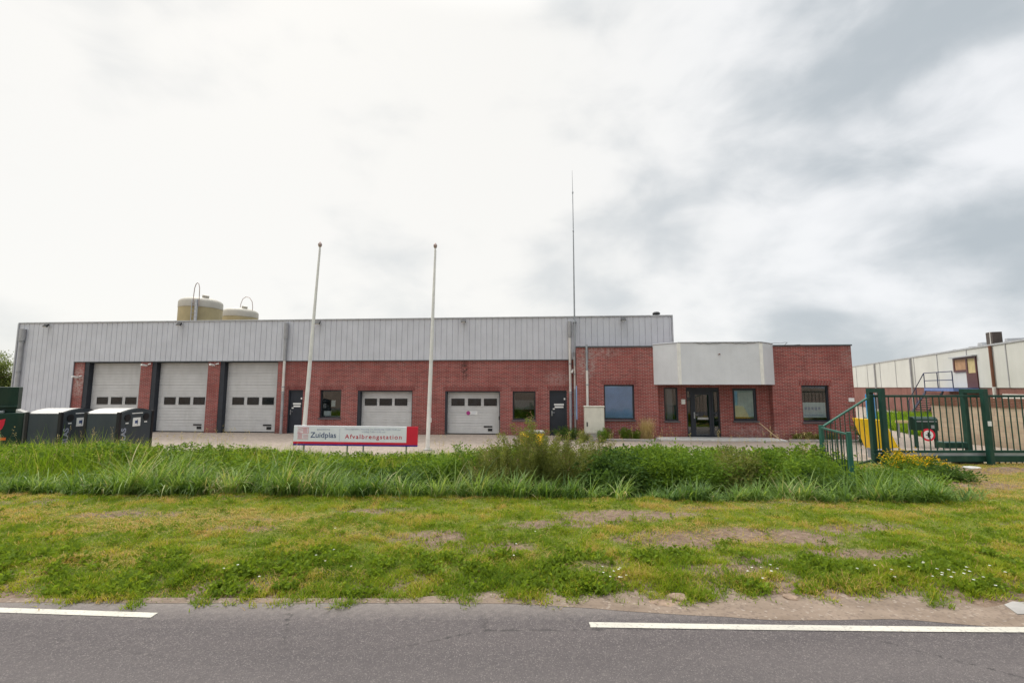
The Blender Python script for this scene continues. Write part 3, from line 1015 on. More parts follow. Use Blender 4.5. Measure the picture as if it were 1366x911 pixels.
    # --- windows
    def window(a, b, z0, z1, v, mull=0, blind=None, pane='glass', sill=True, f=0.06, par=bld, inner=None):
        mb = MB()
        mb.box(a + 0.002, a + f, v, v + 0.1, z0 + 0.002, z1 - 0.002); mb.box(b - f, b - 0.002, v, v + 0.1, z0 + 0.002, z1 - 0.002)
        mb.box(a + f, b - f, v, v + 0.1, z0 + 0.002, z0 + f); mb.box(a + f, b - f, v, v + 0.1, z1 - f, z1 - 0.002)
        w = mb.build('window', 'navy', par)
        pm = MB(); pm.box(a + f, b - f, v + 0.045, v + 0.053, z0 + f, z1 - f); pm.build('pane', pane, w)
        if blind:
            m_, b0, b1 = blind
            bm_ = MB(); bm_.box(a + f + 0.003, b - f - 0.003, v + 0.060, v + 0.072, b0, b1); bm_.build('blind', m_, w)
        if sill:
            sm = MB(); sm.box(a - 0.04, b + 0.04, v - 0.16, v - 0.003, z0 - 0.055, z0 - 0.002); sm.build('sill', 'trim_dark', w)
        return w
    w = window(*wins[0], 0.12)
    mb = MB(); mb.box(-9.50, -9.12, 0.235, 0.25, 0.86, 1.10); mb.build('paper_or_reflection', 'label_white', w)
    mb = MB(); mb.box(-9.56, -8.6, 0.5, 0.9, 0.70, 0.83); mb.box(-9.25, -9.05, 0.5, 0.55, 1.3, 1.62); mb.box(-8.72, -8.64, 0.4, 0.45, 0.86, 1.02); mb.build('desk', 'blind_white', w)
    w = window(*wins[1], 0.12, pane='glass_mirror')
    mb = MB(); mb.box(0.12, 1.05, 0.235, 0.245, 1.22, 1.66); mb.build('paper_or_reflection', 'label_white', w)  # pale sheet added behind the glass as a white building's reflection
    w = window(*ow[0], FV + 0.10, blind=('blind_blue', 0.90, 2.33))
    window(4.26, 5.62, 0.83, 2.40, FV + 0.10) if False else None
    w = window(*ow[1], FV + 0.10, f=0.07)
    mb = MB(); mb.box(12.96, 13.91, FV + 0.172, FV + 0.18, 0.96, 1.62); mb.build('paper_or_reflection', 'blind_white', w)
    mb = MB()
    for q in range(5): mb.box(13.03 + 0.14 * q, 13.13 + 0.14 * q, FV + 0.166, FV + 0.171, 1.30 - 0.02 * (q % 2), 1.42)
    mb.box(13.0, 13.8, FV + 0.166, FV + 0.171, 1.05, 1.08); mb.build('print', 'ink_lilac', w)
    EV = FV + 0.36
    w = window(*iw[0], EV)
    w = window(*iw[2], EV, blind=('blind_green', 0.95, 2.14), f=0.10)
    # small window on the flank of the office wing
    mb = MB(); mb.box(3.048, 3.068, -0.75, -0.25, 0.8, 2.35); part(mb, 'flank_window', 'blind_blue')

    # --- entrance door
    a, b, _, z1 = iw[1]
    mb = MB()
    mb.box(a + 0.002, a + 0.06, EV, EV + 0.12, 0, z1 - 0.002); mb.box(b - 0.06, b - 0.002, EV, EV + 0.12, 0, z1 - 0.002)
    mb.box(a + 0.06, b - 0.06, EV, EV + 0.12, z1 - 0.16, z1 - 0.002)
    mb.box(a + 0.20, a + 0.27, EV, EV + 0.12, 0, z1 - 0.16); mb.box(b - 0.34, b - 0.27, EV, EV + 0.12, 0, z1 - 0.16)
    mb.box(a + 0.06, a + 0.20, EV, EV + 0.12, 0, 0.25); mb.box(b - 0.27, b - 0.06, EV, EV + 0.12, 0, 0.12)
    mb.box(a + 0.06, a + 0.20, EV, EV + 0.12, 1.75, 1.81); mb.box(b - 0.27, b - 0.06, EV, EV + 0.12, 1.1, 1.16)
    ed = part(mb, 'entrance_door', 'navy')
    l0, l1 = a + 0.275, b - 0.345
    mb = MB()
    t = 0.11
    mb.box(l0, l0 + t + 0.03, EV + 0.02, EV + 0.08, 0.01, z1 - 0.17); mb.box(l1 - t, l1, EV + 0.02, EV + 0.08, 0.01, z1 - 0.17)
    mb.box(l0 + t + 0.03, l1 - t, EV + 0.02, EV + 0.08, 0.01, 0.14); mb.box(l0 + t + 0.03, l1 - t, EV + 0.02, EV + 0.08, z1 - 0.32, z1 - 0.17)
    lf = mb.build('door_leaf', 'navy', ed)
    mb = MB(); mb.box(a + 0.06, a + 0.20, EV + 0.05, EV + 0.06, 0.25, z1 - 0.16); mb.box(b - 0.27, b - 0.06, EV + 0.05, EV + 0.06, 0.12, z1 - 0.16)
    mb.box(l0 + t + 0.03, l1 - t, EV + 0.045, EV + 0.055, 0.14, z1 - 0.32); mb.build('pane', 'glass_mirror', ed)
    mb = MB(); mb.box(l0 + 0.05, l0 + 0.10, EV - 0.005, EV + 0.018, 0.88, 1.16); mb.tube([(l0 + 0.075, EV, 1.06), (l0 + 0.075, EV - 0.05, 1.06), (l0 + 0.22, EV - 0.05, 1.06)], 0.013, 6)
    mb.build('handle', 'steel', ed)
    mb = MB(); mb.box(l0 + 0.22, l1 - 0.16, EV + 0.03, EV + 0.043, 0.83, 0.93); mb.build('letter_slot', 'steel', ed)
    # --- canopy
    poly = [(6.50, FV - 0.001), (7.39, -1.9), (10.81, -1.9), (11.74, FV - 0.001)]
    mb = MB()
    for (p, q) in zip(poly, poly[1:]):
        mb.face([(p[0], p[1], 2.40), (q[0], q[1], 2.40), (q[0], q[1], 4.20), (p[0], p[1], 4.20)])
    inner = [(6.62, FV - 0.001), (7.44, -1.80), (10.76, -1.80), (11.62, FV - 0.001)]
    for k in range(3):
        p, q, r_, s = poly[k], poly[k + 1], inner[k + 1], inner[k]
        mb.face([(p[0], p[1], 2.40), (q[0], q[1], 2.40), (r_[0], r_[1], 2.40), (s[0], s[1], 2.40)])
    mb.face([(x, y, 4.20) for x, y in poly])
    cp = part(mb, 'entrance_canopy', 'canopy_grey')
    mb = MB(); mb.prism([(6.60, FV + 0.305), (6.60, FV - 0.05), (7.44, -1.80), (10.76, -1.80), (11.64, FV - 0.05), (11.64, FV + 0.305)], 'z', 2.43, 2.47); mb.build('soffit', 'trim_dark', cp)
    mb = MB()
    for (p, q) in zip(poly, poly[1:]):
        mb.tube([(p[0], p[1], 4.215), (q[0], q[1], 4.215)], 0.028, 6)
    mb.build('top_trim', 'trim_grey', cp)
    for (x, y) in poly[1:3]:
        mb = MB(); mb.box(x - 0.07, x + 0.07, y - 0.012, y + 0.05, 2.402, 4.19); mb.build('corner_strip', 'white_paint', cp)
    mb = MB(); mb.box(9.02, 9.12, -1.925, -1.902, 3.68, 3.70); mb.tube([(9.07, -1.91, 3.70), (9.07, -1.97, 3.72)], 0.012, 6); mb.build('sign_bracket', 'pipe_brown', cp)
    mb = MB()
    pts = []
    for k in range(40):
        u = 8.0 + k * 0.10
        pts.append((u, -1.92, 4.20 - 0.045 * abs(math.sin(k * 0.23)) + 0.012 * math.sin(k * 1.7)))
    pts += [(12.2, -1.05, 4.13), (12.9, -1.05, 4.17)]
    mb.tube(pts, 0.009, 5); mb.build('cable', 'cable', cp)
    mb = MB(); mb.tube([(8.95, -1.3, 2.44), (8.95, -1.3, 2.38)], 0.10, 12); mb.build('ceiling_lamp', 'trim_grey', cp)
    mb = MB(); mb.box(6.5, 11.75, -1.75, FV + 0.295, 0, 0.07); part(mb, 'doorstep', 'concrete_pale', bevel=0.01)
    mb = MB(); mb.box(7.76, 7.93, EV - 0.095, EV - 0.052, 1.52, 1.74); part(mb, 'wall_plate', 'label_white', bevel=0.006)
    mb = MB(); mb.box(14.78, 15.0, FV - 0.05, FV - 0.002, 1.66, 1.82); part(mb, 'wall_plate', 'label_white', bevel=0.006)
    # --- pipes on the wall
    def pipe(u, v, segs, brackets, r=0.055):
        mb = MB(); o = None
        for k, (z1, z0, mat, rr) in enumerate(segs):
            m2 = MB(); m2.tube([(u, v, z1), (u, v, z0)], rr, 12)
            if o is None: o = m2.build('downpipe', mat, bld, smooth=True)
            else: m2.build('pipe_section', mat, o, smooth=True)
        for z in brackets:
            bm2 = MB(); bm2.lathe([(r + 0.006, z - 0.025), (r + 0.02, z - 0.02), (r + 0.02, z + 0.02), (r + 0.006, z + 0.025)], u, v, 12); bm2.build('bracket', 'steel_dull', o)
        return o
    pipe(-26.02, -0.17, [(5.35, 4.72, 'pipe_grey', 0.13), (4.718, 0, 'pipe_grey', 0.085)], [4.68, 3.1, 1.5], 0.085)
    pipe(-11.44, -0.19, [(5.52, 4.72, 'pipe_grey', 0.10), (4.718, 3.6, 'pipe_grey', 0.075), (3.598, 2.0, 'pipe_white', 0.062), (1.998, 0, 'pipe_grey', 0.062)], [4.68, 2.3, 2.05, 0.9], 0.062)
    pipe(2.80, -0.17, [(5.45, 4.72, 'pipe_grey', 0.09), (4.718, 3.6, 'pipe_white', 0.07), (3.598, 2.0, 'pipe_white', 0.062), (1.998, 0, 'pipe_grey', 0.062)], [4.68, 3.4, 2.05, 1.0], 0.062)
    pipe(3.02, -0.12, [(3.75, 2.2, 'pipe_white', 0.05), (2.198, 0, 'pipe_grey', 0.05)], [2.9, 1.4], 0.05)
    o = pipe(3.51, FV - 0.07, [(4.22, 3.05, 'steel_dull', 0.05), (3.048, 1.25, 'pipe_white', 0.055)], [3.9, 2.4], 0.055)
    # --- lamps
    for u in (-24.63, -17.17, -9.77, -2.37, 5.35):
        mb = MB()
        mb.box(u - 0.02, u + 0.02, -0.22, -0.082, HT - 0.14, HT - 0.10)
        mb.prism([(-0.34, HT - 0.20), (-0.22, HT - 0.06), (-0.16, HT - 0.08), (-0.26, HT - 0.24)], 'x', u - 0.11, u + 0.11)
        lo = part(mb, 'flood_lamp', 'black')
        m2 = MB(); m2.face([(u - 0.09, -0.344, HT - 0.21), (u + 0.09, -0.344, HT - 0.21), (u + 0.09, -0.268, HT - 0.245), (u - 0.09, -0.268, HT - 0.245)]); m2.build('lamp_glass', 'label_white', lo)
    for u in (-19.0, -15.3, -22.78):
        z = 3.35 if u > -20 else 2.75
        mb = MB(); mb.box(u - 0.05, u + 0.05, -0.05, -0.002, z, z + 0.1); mb.tube([(u, -0.05, z + 0.05), (u, -0.30, z + 0.08)], 0.05, 10)
        mb.tube([(u + 0.12, -0.03, z + 0.1), (u + 0.30, -0.12, z + 0.13)], 0.035, 8); part(mb, 'wall_lamp', 'label_white')
    mb = MB(); mb.box(2.90, 3.0, -0.10, -0.002, 3.05, 3.15); mb.tube([(2.93, -0.1, 3.1), (2.87, -0.24, 2.98)], 0.05, 8); part(mb, 'wall_lamp', 'label_white')
    # roof ventilator at the right end of the hall
    mb = MB(); mb.lathe([(0.06, HT - 0.05), (0.06, HT + 0.16), (0.17, HT + 0.17), (0.19, HT + 0.24), (0.12, HT + 0.30), (0.02, HT + 0.32)], 7.08, 0.5, 16); part(mb, 'roof_vent', 'black', smooth=True)
    mb = MB(); mb.box(6.3, 6.9, 0.36, 0.9, HT + 0.0, HT + 0.05); part(mb, 'roof_hatch', 'trim_grey')
    # planting strip kerb under the office wall
    mb = MB(); mb.box(3.4, 6.45, FV - 1.12, FV - 1.02, 0, 0.10); part(mb, 'kerb', 'concrete', bevel=0.01); mb = MB(); mb.box(11.85, 15.05, FV - 0.72, FV - 0.62, 0, 0.10); part(mb, 'kerb', 'concrete', bevel=0.01)


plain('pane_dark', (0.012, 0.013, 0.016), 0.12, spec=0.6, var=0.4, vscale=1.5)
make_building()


def W(u, v, z=0.0):
    c, s = math.cos(YAW), math.sin(YAW)
    return (u * c - v * s, 21.536 + u * s + v * c, z)


# antenna mast
def antenna():
    x, y, _ = W(3.03, -0.30)
    o = empty('antenna_mast', (x, y, 3.3), 0, 'tall thin grey aerial mast rising from the brick wall corner above the roof', 'antenna')
    mb = MB(); mb.tube([(0, 0, 0), (0, 0, 3.6), (0.005, 0, 6.6)], [0.042, 0.036, 0.026], 10); mb.build('mast', 'steel_dull', o, smooth=True)
    mb = MB(); mb.tube([(0.005, 0, 6.6), (0.0, 0, 8.55)], [0.022, 0.018], 8); mb.tube([(0, 0, 8.55), (-0.01, 0, 9.7)], [0.014, 0.006], 6); mb.build('whip', 'steel_dull', o, smooth=True)
    mb = MB()
    for z in (6.6, 8.55): mb.lathe([(0.03, z - 0.05), (0.038, z - 0.04), (0.038, z + 0.04), (0.03, z + 0.05)], 0.003, 0, 10)
    mb.build('joint', 'steel', o)
    mb = MB()
    for z in (0.65, 2.1): mb.box(-0.04, 0.10, -0.03, 0.34, z - 0.03, z + 0.03); mb.lathe([(0.05, z - 0.06), (0.06, z - 0.05), (0.06, z + 0.05), (0.05, z + 0.06)], 0, 0, 10)
    mb.build('wall_bracket', 'steel_dull', o)


antenna()

# ------------------------------------------------------------------ silos behind the hall


def silo(x, y, r, ztop, label, hoop, ladder):
    o = empty('storage_silo', (x, y, 0), 0, label, 'silo', 'storage silos behind the roof')
    zb = ztop - 1.05
    mb = MB(); mb.lathe([(r * 0.98, 0.0), (r, 0.05), (r, zb)], n=48); mb.build('tank', 'silo_body', o, smooth=True)
    mb = MB(); mb.lathe([(r + 0.02, zb - 0.03), (r + 0.02, zb + 0.42), (r * 0.985, zb + 0.54), (r * 0.92, zb + 0.64), (r * 0.8, zb + 0.73), (r * 0.5, zb + 0.86), (0.05, zb + 0.92)], n=48); mb.build('domed_cap', 'silo_cap', o, smooth=True)
    mb = MB(); mb.tube([(r * 0.45, -r * 0.35, zb + 0.72), (r * 0.49, -r * 0.38, zb + 1.00)], 0.24, 12); mb.build('filler_hatch', 'silo_cap', o)
    mb = MB(); mb.tube(hoop, 0.03, 6); mb.build('rail_hoop', 'hoop', o, smooth=True)
    if ladder:
        mb = MB()
        for dx in (0.47, 0.87): mb.tube([(dx - 0.05, -r - 0.12, 1.0), (dx - 0.05, -r - 0.12, zb + 0.5)], 0.03, 6)
        z = 1.2
        while z < zb + 0.5:
            mb.tube([(0.42, -r - 0.12, z), (0.82, -r - 0.12, z)], 0.015, 5); z += 0.3
        mb.box(0.64, 0.84, -r - 0.1, -r - 0.02, 1.0, zb + 0.45)
        mb.build('ladder', 'steel', o)
    return o


r1 = 1.52
silo(-25.65, 36.0, r1, 9.75, 'cream domed storage silo with ladder and tall narrow rail hoop', [(0.45, -r1 - 0.02, 8.6), (0.45, -r1 - 0.02, 9.5), (0.49, -r1 - 0.02, 10.1), (0.58, -r1 - 0.02, 10.42), (0.69, -r1 - 0.02, 10.52), (0.80, -r1 - 0.02, 10.42), (0.88, -r1 - 0.02, 10.1), (0.90, -r1 - 0.02, 9.5), (0.90, -r1 - 0.02, 8.6)], True)
r2 = 1.52
silo(-26.1, 42.0, r2, 9.95, 'cream domed storage silo partly hidden behind its neighbour, wide round rail hoop', [(-0.06, 0, 9.8), (0.0, 0, 10.3), (0.22, -0.1, 10.72), (0.55, -0.15, 10.9), (0.92, -0.2, 10.8), (1.22, -0.25, 10.4), (1.32, -0.3, 9.9), (1.32, -0.3, 9.3)], False)

# ------------------------------------------------------------------ flagpoles


def flagpole(x, y, tx, h, label):
    o = empty('flagpole', (x, y, 0), 0, label, 'flagpole', 'white flagpoles')
    d = tx - x
    mb = MB(); mb.tube([(0, 0, 0), (d * 0.5, 0, h * 0.5), (d, 0, h)], [0.076, 0.062, 0.032], 16); mb.build('pole', 'white_paint', o, smooth=True)
    mb = MB(); mb.lathe([(0.035, h - 0.02), (0.055, h), (0.07, h + 0.05), (0.075, h + 0.09), (0.04, h + 0.15), (0.01, h + 0.19)], d, 0, 12); mb.build('finial', 'hoop', o, smooth=True)
    mb = MB(); mb.tube([(0.11, -0.02, 1.1), (d + 0.045, -0.02, h - 0.1)], 0.005, 4); mb.box(0.085, 0.13, -0.03, -0.01, 1.0, 1.16); mb.build('halyard', 'pipe_white', o)
    mb = MB(); mb.lathe([(0.16, -0.02), (0.16, 0.03), (0.11, 0.06)], 0, 0, 14); mb.build('base_collar', 'concrete', o)


flagpole(-7.53, 16.2, -7.23, 7.55, 'white flagpole leaning slightly, standing behind the left half of the signboard')
flagpole(-3.10, 16.55, -2.95, 7.62, 'white flagpole standing just right of the red end of the signboard')

# ------------------------------------------------------------------ signboard


def signboard():
    o = empty('signboard', (-7.08, 14.55, 0.0), 0, 'long white and red signboard on steel posts reading Zuidplas Afvalbrengstation', 'sign')
    o.rotation_euler = (0, R(0.6), R(-1.0))
    L, z0, z1 = 4.03, 0.43, 1.06
    mb = MB(); mb.box(0, L, 0, 0.05, z0 + 0.12, z1); mb.build('panel', 'sign_white', o, bevel=0.006)
    mb = MB(); mb.box(L * 0.912, L + 0.003, -0.008, 0.055, z0 + 0.055, z1 + 0.003); mb.box(0, L * 0.912 - 0.001, -0.008, 0.052, z0 + 0.055, z0 + 0.119); mb.build('red_band', 'red_sign', o)
    mb = MB(); mb.box(0, L, -0.008, 0.055, z0, z0 + 0.053); mb.build('purple_band', 'purple_sign', o)
    for x in (0.32, 1.74, 2.26, 3.66):
        mb = MB(); mb.tube([(x, 0.085, -0.5), (x, 0.085, z1 - 0.1)], 0.028, 10); mb.build('post', 'steel', o, smooth=True)
    # emblem: square of fine red lines, four fields
    mb = MB()
    x0, s, zb = 0.12, 0.36, 0.64
    y0, y1 = -0.007, -0.001
    th = 0.011
    def hl(a, b, z): mb.box(a, b, y0, y1, z - th / 2, z + th / 2)
    def vl(x, a, b): mb.box(x - th / 2, x + th / 2, y0, y1, a, b)
    for z in (zb, zb + s, zb + s * 0.5): hl(x0, x0 + s, z)
    vl(x0 + s, zb + s * 0.5, zb + s)
    for k in range(1, 6): vl(x0 + s * 0.52 + k * s * 0.08 - 0.02, zb + s * 0.54, zb + s * 0.97)
    for k in range(1, 6): vl(x0 + k * s * 0.085, zb + 0.012, zb + s * 0.46)
    for k in (0.12, 0.24, 0.36): hl(x0 + s * 0.55, x0 + s, zb + s * k)
    for k in (0.62, 0.74, 0.86): 
        mb.face([(x0 + 0.01, y0, zb + s * k - 0.03), (x0 + s * 0.5, y0, zb + s * k + 0.02), (x0 + s * 0.5, y0, zb + s * k + 0.033), (x0 + 0.01, y0, zb + s * k - 0.017)])
    mb.build('emblem', 'ink_pink', o)
    mb = MB(); mb.box(1.50, 1.508, -0.005, -0.001, z0 + 0.16, z1 - 0.08); mb.build('divider', 'ink_lilac', o)
    text_mesh('lettering', 'gemeente', 0.085, 'ink_lilac', o, (0.76, -0.004, 0.925), width=0.42)
    text_mesh('lettering', 'Zuidplas', 0.245, 'ink_blue', o, (0.55, -0.004, 0.685), width=0.84, bold=0.0015)
    text_mesh('lettering', 'Afvalbrengstation', 0.195, 'ink_red', o, (1.68, -0.004, 0.665), width=1.84, spacing=1.22, bold=0.0015)
    text_mesh('lettering', 'Openingstijden: maandag t/m donderdag 13.00-15.30 uur', 0.075, 'ink_lilac', o, (1.66, -0.004, 0.945), width=1.82)
    text_mesh('lettering', 'vrijdag 7.00-12.00 uur', 0.072, 'ink_lilac', o, (2.22, -0.004, 0.865), width=0.78)


signboard()

# ------------------------------------------------------------------ utility cabinet


def cabinet():
    x, y, _ = W(3.28, FV - 1.05)
    o = empty('utility_cabinet', (x, y, 0), YAW, 'pale grey utility cabinet standing before the brick wall left of the blue blind window', 'cabinet')
    mb = MB(); mb.box(-0.02, 0.86, 0, 0.36, 0.0, 0.30); mb.build('plinth', 'concrete', o, bevel=0.01)
    mb = MB(); mb.box(0, 0.84, 0, 0.34, 0.302, 1.44); mb.build('casing', 'cabinet', o, bevel=0.012)
    mb = MB(); mb.box(0.03, 0.81, -0.014, -0.001, 0.34, 1.40); d = mb.build('door', 'cabinet', o, bevel=0.004)
    mb = MB(); mb.box(0.08, 0.13, -0.04, -0.014, 0.62, 0.80); mb.build('handle', 'black', d)
    mb = MB(); mb.box(-0.025, 0.865, -0.03, 0.37, 1.441, 1.48); mb.build('lid', 'cabinet', o, bevel=0.01)


cabinet()

# ------------------------------------------------------------------ recycling containers


def recycling_bin(x, y, label):
    o = empty('recycling_container', (x, y, 0), 0, label, 'container', 'recycling containers at the yard edge')
    w, d = 1.20, 1.42
    def zt(t): return 1.40 + 0.15 * math.sin(math.pi * t) ** 0.8
    side = [(0, 0.04), (d, 0.04)] + [(d * (1 - k / 14), zt(1 - k / 14) - 0.012) for k in range(15)]
    mb = MB(); mb.prism(side, 'x', 0.04, w - 0.04); b = mb.build('body', 'bin_slate', o)
    top = [(d * k / 14, zt(k / 14)) for k in range(15)]
    mb = MB()
    for p, q in zip(top, top[1:]):
        mb.face([(0.02, p[0], p[1]), (w - 0.06, p[0], p[1]), (w - 0.06, q[0], q[1]), (0.02, q[0], q[1])])
    mb.build('lid', 'white_lid', o, smooth=True)
    # end panel with throw-in holes faces the yard (right)
    side2 = [(0.02, 0.05), (d - 0.02, 0.05)] + [(0.02 + (d - 0.04) * (1 - k / 14), zt(1 - k / 14) - 0.02) for k in range(15)]
    mb = MB(); mb.prism(side2, 'x', w - 0.038, w - 0.012); e = mb.build('end_panel', 'bin_slate', o)
    for yy in (0.32, 1.10):
        mb = MB()
        mb.prism([(yy + 0.12 * math.cos(k * math.pi / 10), 1.24 + 0.12 * math.sin(k * math.pi / 10)) for k in range(20)], 'x', w - 0.011, w + 0.012)
        mb.build('throw_in_hole', 'black', e)
        mb = MB(); mb.box(w - 0.011, w - 0.002, yy - 0.06, yy + 0.06, 1.03, 1.07); mb.build('label_strip', 'label_white', e)
    mb = MB(); mb.box(w - 0.011, w - 0.003, 0.55, 0.87, 0.92, 1.22); mb.box(w - 0.011, w - 0.003, 0.5, 0.95, 1.36, 1.39); n = mb.build('notice', 'label_white', e)
    mb = MB(); mb.box(w - 0.0028, w - 0.001, 0.64, 0.76, 1.02, 1.12); mb.box(w - 0.0028, w - 0.001, 0.73, 0.75, 0.97, 1.15); mb.build('print', 'ink_blue', n)
    for (px, py) in ((0, -0.02), (w - 0.09, -0.02), (0, d - 0.07), (w - 0.09, d - 0.07)):
        mb = MB(); mb.box(px, px + 0.10, py, py + 0.09, 0, 1.44); mb.build('corner_post', 'black', o, bevel=0.006)
    text_mesh('lettering', 'GLAS', 0.26, 'ink_grey', o, (w - 0.009, 0.30, 0.28), rot=(R(90), R(-90), R(90)), bold=0.006)
    return o


recycling_bin(-16.50, 15.2, 'dark slate recycling container with curved white lid beside the green textile bin')
recycling_bin(-14.52, 15.2, 'dark slate recycling container with curved white lid, nearest to the garage doors')


def textile_bin():
    o = empty('textile_bin', (-18.28, 14.05, 0), R(40), 'dark green textile bin with raised hood, red shield and striped sticker', 'container')
    w, d = 1.78, 0.95
    mb = MB(); mb.box(0, w + 0.24, 0, d, 0.05, 1.42); mb.build('body', 'bin_green', o, bevel=0.02)
    mb = MB(); mb.prism([(0.30, 1.423), (d, 1.423), (d, 2.30), (0.24, 2.30)], 'x', 0.02, w + 0.02); h = mb.build('hood', 'bin_green', o, bevel=0.02)
    mb = MB(); mb.box(0.0, w + 0.03, 0.19, 0.32, 1.60, 1.66); mb.build('lip', 'bin_green', h, bevel=0.01)
    mb = MB(); mb.box(0.05, w - 0.25, 0.04, 0.28, 1.424, 1.50); mb.build('tray', 'steel_dull', o, bevel=0.01)
    mb = MB(); mb.prism([(w + 0.025, 1.425), (w + 0.235, 1.425), (w + 0.025, 1.53)], 'y', 0.08, 0.8)
    mb.build('side_flap', 'white_lid', o)
    # red shield emblem
    cx, cz, s = 1.33, 1.00, 0.27
    pts = [(-1, 1), (-0.5, 0.86), (0, 0.95), (0.5, 0.86), (1, 1), (0.95, 0.2), (0.8, -0.45), (0.45, -0.85), (0, -1.05), (-0.45, -0.85), (-0.8, -0.45), (-0.95, 0.2)]
    mb = MB(); mb.prism([(cx + a * s, cz + b * s * 0.85) for a, b in pts], 'y', -0.008, -0.001); e = mb.build('shield_emblem', 'red_sign', o)
    text_mesh('lettering', 'S', 0.36, 'label_white', e, (cx - 0.10, -0.011, cz - 0.11), bold=0.008)
    mb = MB(); mb.box(0.7, 1.54, -0.006, -0.001, 0.66, 0.72); mb.build('green_strip', 'leaf_green_ink', o)
    mb = MB(); mb.box(0.7, 1.66, -0.006, -0.001, 0.52, 0.61); mb.build('orange_strip', 'orange', o)
    mb = MB(); mb.box(0.7, 1.54, -0.006, -0.001, 0.42, 0.47); mb.build('green_strip', 'leaf_green_ink', o)


textile_bin()

# ------------------------------------------------------------------ gate, fence, things at the drive
GY = 13.40


def sliding_gate():
    o = empty('sliding_gate', (10.72, GY, 0), 0, 'long dark green steel sliding gate of upright bars across the drive', 'gate')
    L = 9.0
    mb = MB()
    mb.box(0.0, L, -0.03, 0.03, 1.99, 2.06); mb.box(0.0, L, -0.035, 0.035, 0.36, 0.43); mb.box(0.0, 0.08, -0.03, 0.03, 0.43, 1.99)
    f = mb.build('frame', 'gate_green', o, bevel=0.006)
    mb = MB(); mb.box(0.30, L, -0.08, 0.08, 0.10, 0.28); mb.build('bottom_beam', 'gate_green', o, bevel=0.012)
    mb = MB(); mb.box(0.30, L, -0.05, 0.05, 0.281, 0.357); mb.build('guide_rail', 'steel_dull', o)
    mb = MB()
    x = 0.21
    while x < L:
        mb.box(x - 0.011, x + 0.011, -0.011, 0.011, 0.43, 1.99); x += 0.19
    mb.build('bars', 'gate_green', o)
    mb = MB(); mb.box(0.0, 0.30, -0.06, 0.06, 0.16, 0.34); mb.build('end_stop', 'gate_green', o, bevel=0.01)
    mb = MB(); mb.box(3.5, L, -0.016, -0.004, 0.085, 0.098)
    x = 3.55
    while x < L:
        mb.box(x - 0.010, x + 0.010, -0.02, 0.0, -0.03, 0.098); x += 0.168
    mb.build('brush_strip', 'gate_green', o)


sliding_gate()


def portal(x, y0, y1, h, box, label):
    o = empty('gate_portal', (x, (y0 + y1) / 2, 0), 0, label, 'gate post', 'gate portals')
    c = (y0 + y1) / 2
    for y in (y0, y1):
        mb = MB(); mb.box(-0.065, 0.065, y - c - 0.065, y - c + 0.065, -0.1, h); mb.build('post', 'gate_green', o, bevel=0.008)
    mb = MB(); mb.box(-0.064, 0.064, y0 - c + 0.066, y1 - c - 0.066, h - 0.13, h - 0.002); mb.build('crossbar', 'gate_green', o, bevel=0.006)
    if box:
        mb = MB(); mb.box(-0.045, 0.055, y0 - c - 0.085, y0 - c - 0.066, 1.16, 1.30); mb.build('reader_plate', 'label_white', o)
        mb = MB(); mb.box(-0.80, -0.08, y1 - c - 0.10, y1 - c + 0.22, 0.44, 0.62); mb.build('motor_box', 'gate_green', o, bevel=0.015)
        mb = MB(); mb.box(-0.75, -0.03, -0.14, 0.14, -0.02, 0.095); mb.build('roller_carriage', 'black', o, bevel=0.02)
    else:
        mb = MB(); mb.box(-0.2, 0.3, -0.07, 0.07, 0.02, 0.15); mb.build('catch_foot', 'gate_green', o, bevel=0.01)
    return o


portal(10.97, GY - 0.17, GY + 0.26, 2.26, False, 'green gate portal beside the yellow and blue barrier, at the left end of the gate')
portal(13.98, GY - 0.20, GY + 0.40, 2.24, True, 'green gate portal with white plate and motor box, halfway along the gate')


def rail_fence(p, q, zp, zq, n, label, posts):
    """barred panel from p to q (x,y); tops zp,zq"""
    o = empty('railing', (p[0], p[1], 0), 0, label, 'railing')
    d = Vector((q[0] - p[0], q[1] - p[1], 0))
    L = d.length
    a = math.atan2(d.y, d.x)
    o.rotation_euler = (0, 0, a)
    def zb(s):
        wx, wy = p[0] + math.cos(a) * s, p[1] + math.sin(a) * s
        return float(ground_z(wx, wy))
    mb = MB()
    for s0, s1, t0, t1 in ((0, L, zp, zq),):
        mb.prism([(0, zp - 0.05), (L, zq - 0.05), (L, zq), (0, zp)], 'y', -0.03, 0.03)
    mb.build('top_rail', 'gate_green_faded', o, bevel=0.006)
    mb = MB(); mb.prism([(0, zb(0) + 0.10), (L, zb(L) + 0.10), (L, zb(L) + 0.15), (0, zb(0) + 0.15)], 'y', -0.02, 0.02); mb.build('bottom_rail', 'gate_green', o)
    mb = MB()
    for k in range(1, n):
        s = L * k / n
        zt = zp + (zq - zp) * k / n
        mb.box(s - 0.0085, s + 0.0085, -0.0085, 0.0085, zb(s) - 0.1, zt - 0.05)
    mb.build('bars', 'gate_green', o)
    for s, zt in posts(L):
        mb = MB(); mb.box(s - 0.045, s + 0.045, -0.045, 0.045, zb(s) - 0.3, zt); mb.build('post', 'gate_green_faded', o, bevel=0.006)
    return o


A, Bp, G = (8.95, 13.0), (8.28, 11.05), (10.66, 13.40)
rail_fence(A, G, 1.15, 1.98, 10, 'green railing with sloping top rail climbing to the gate portal', lambda L: [(0.0, 1.20)])
rail_fence((8.93, 12.93), Bp, 1.15, 1.16, 10, 'low green railing with level top running down into the ditch weeds', lambda L: [(L, 1.20)])


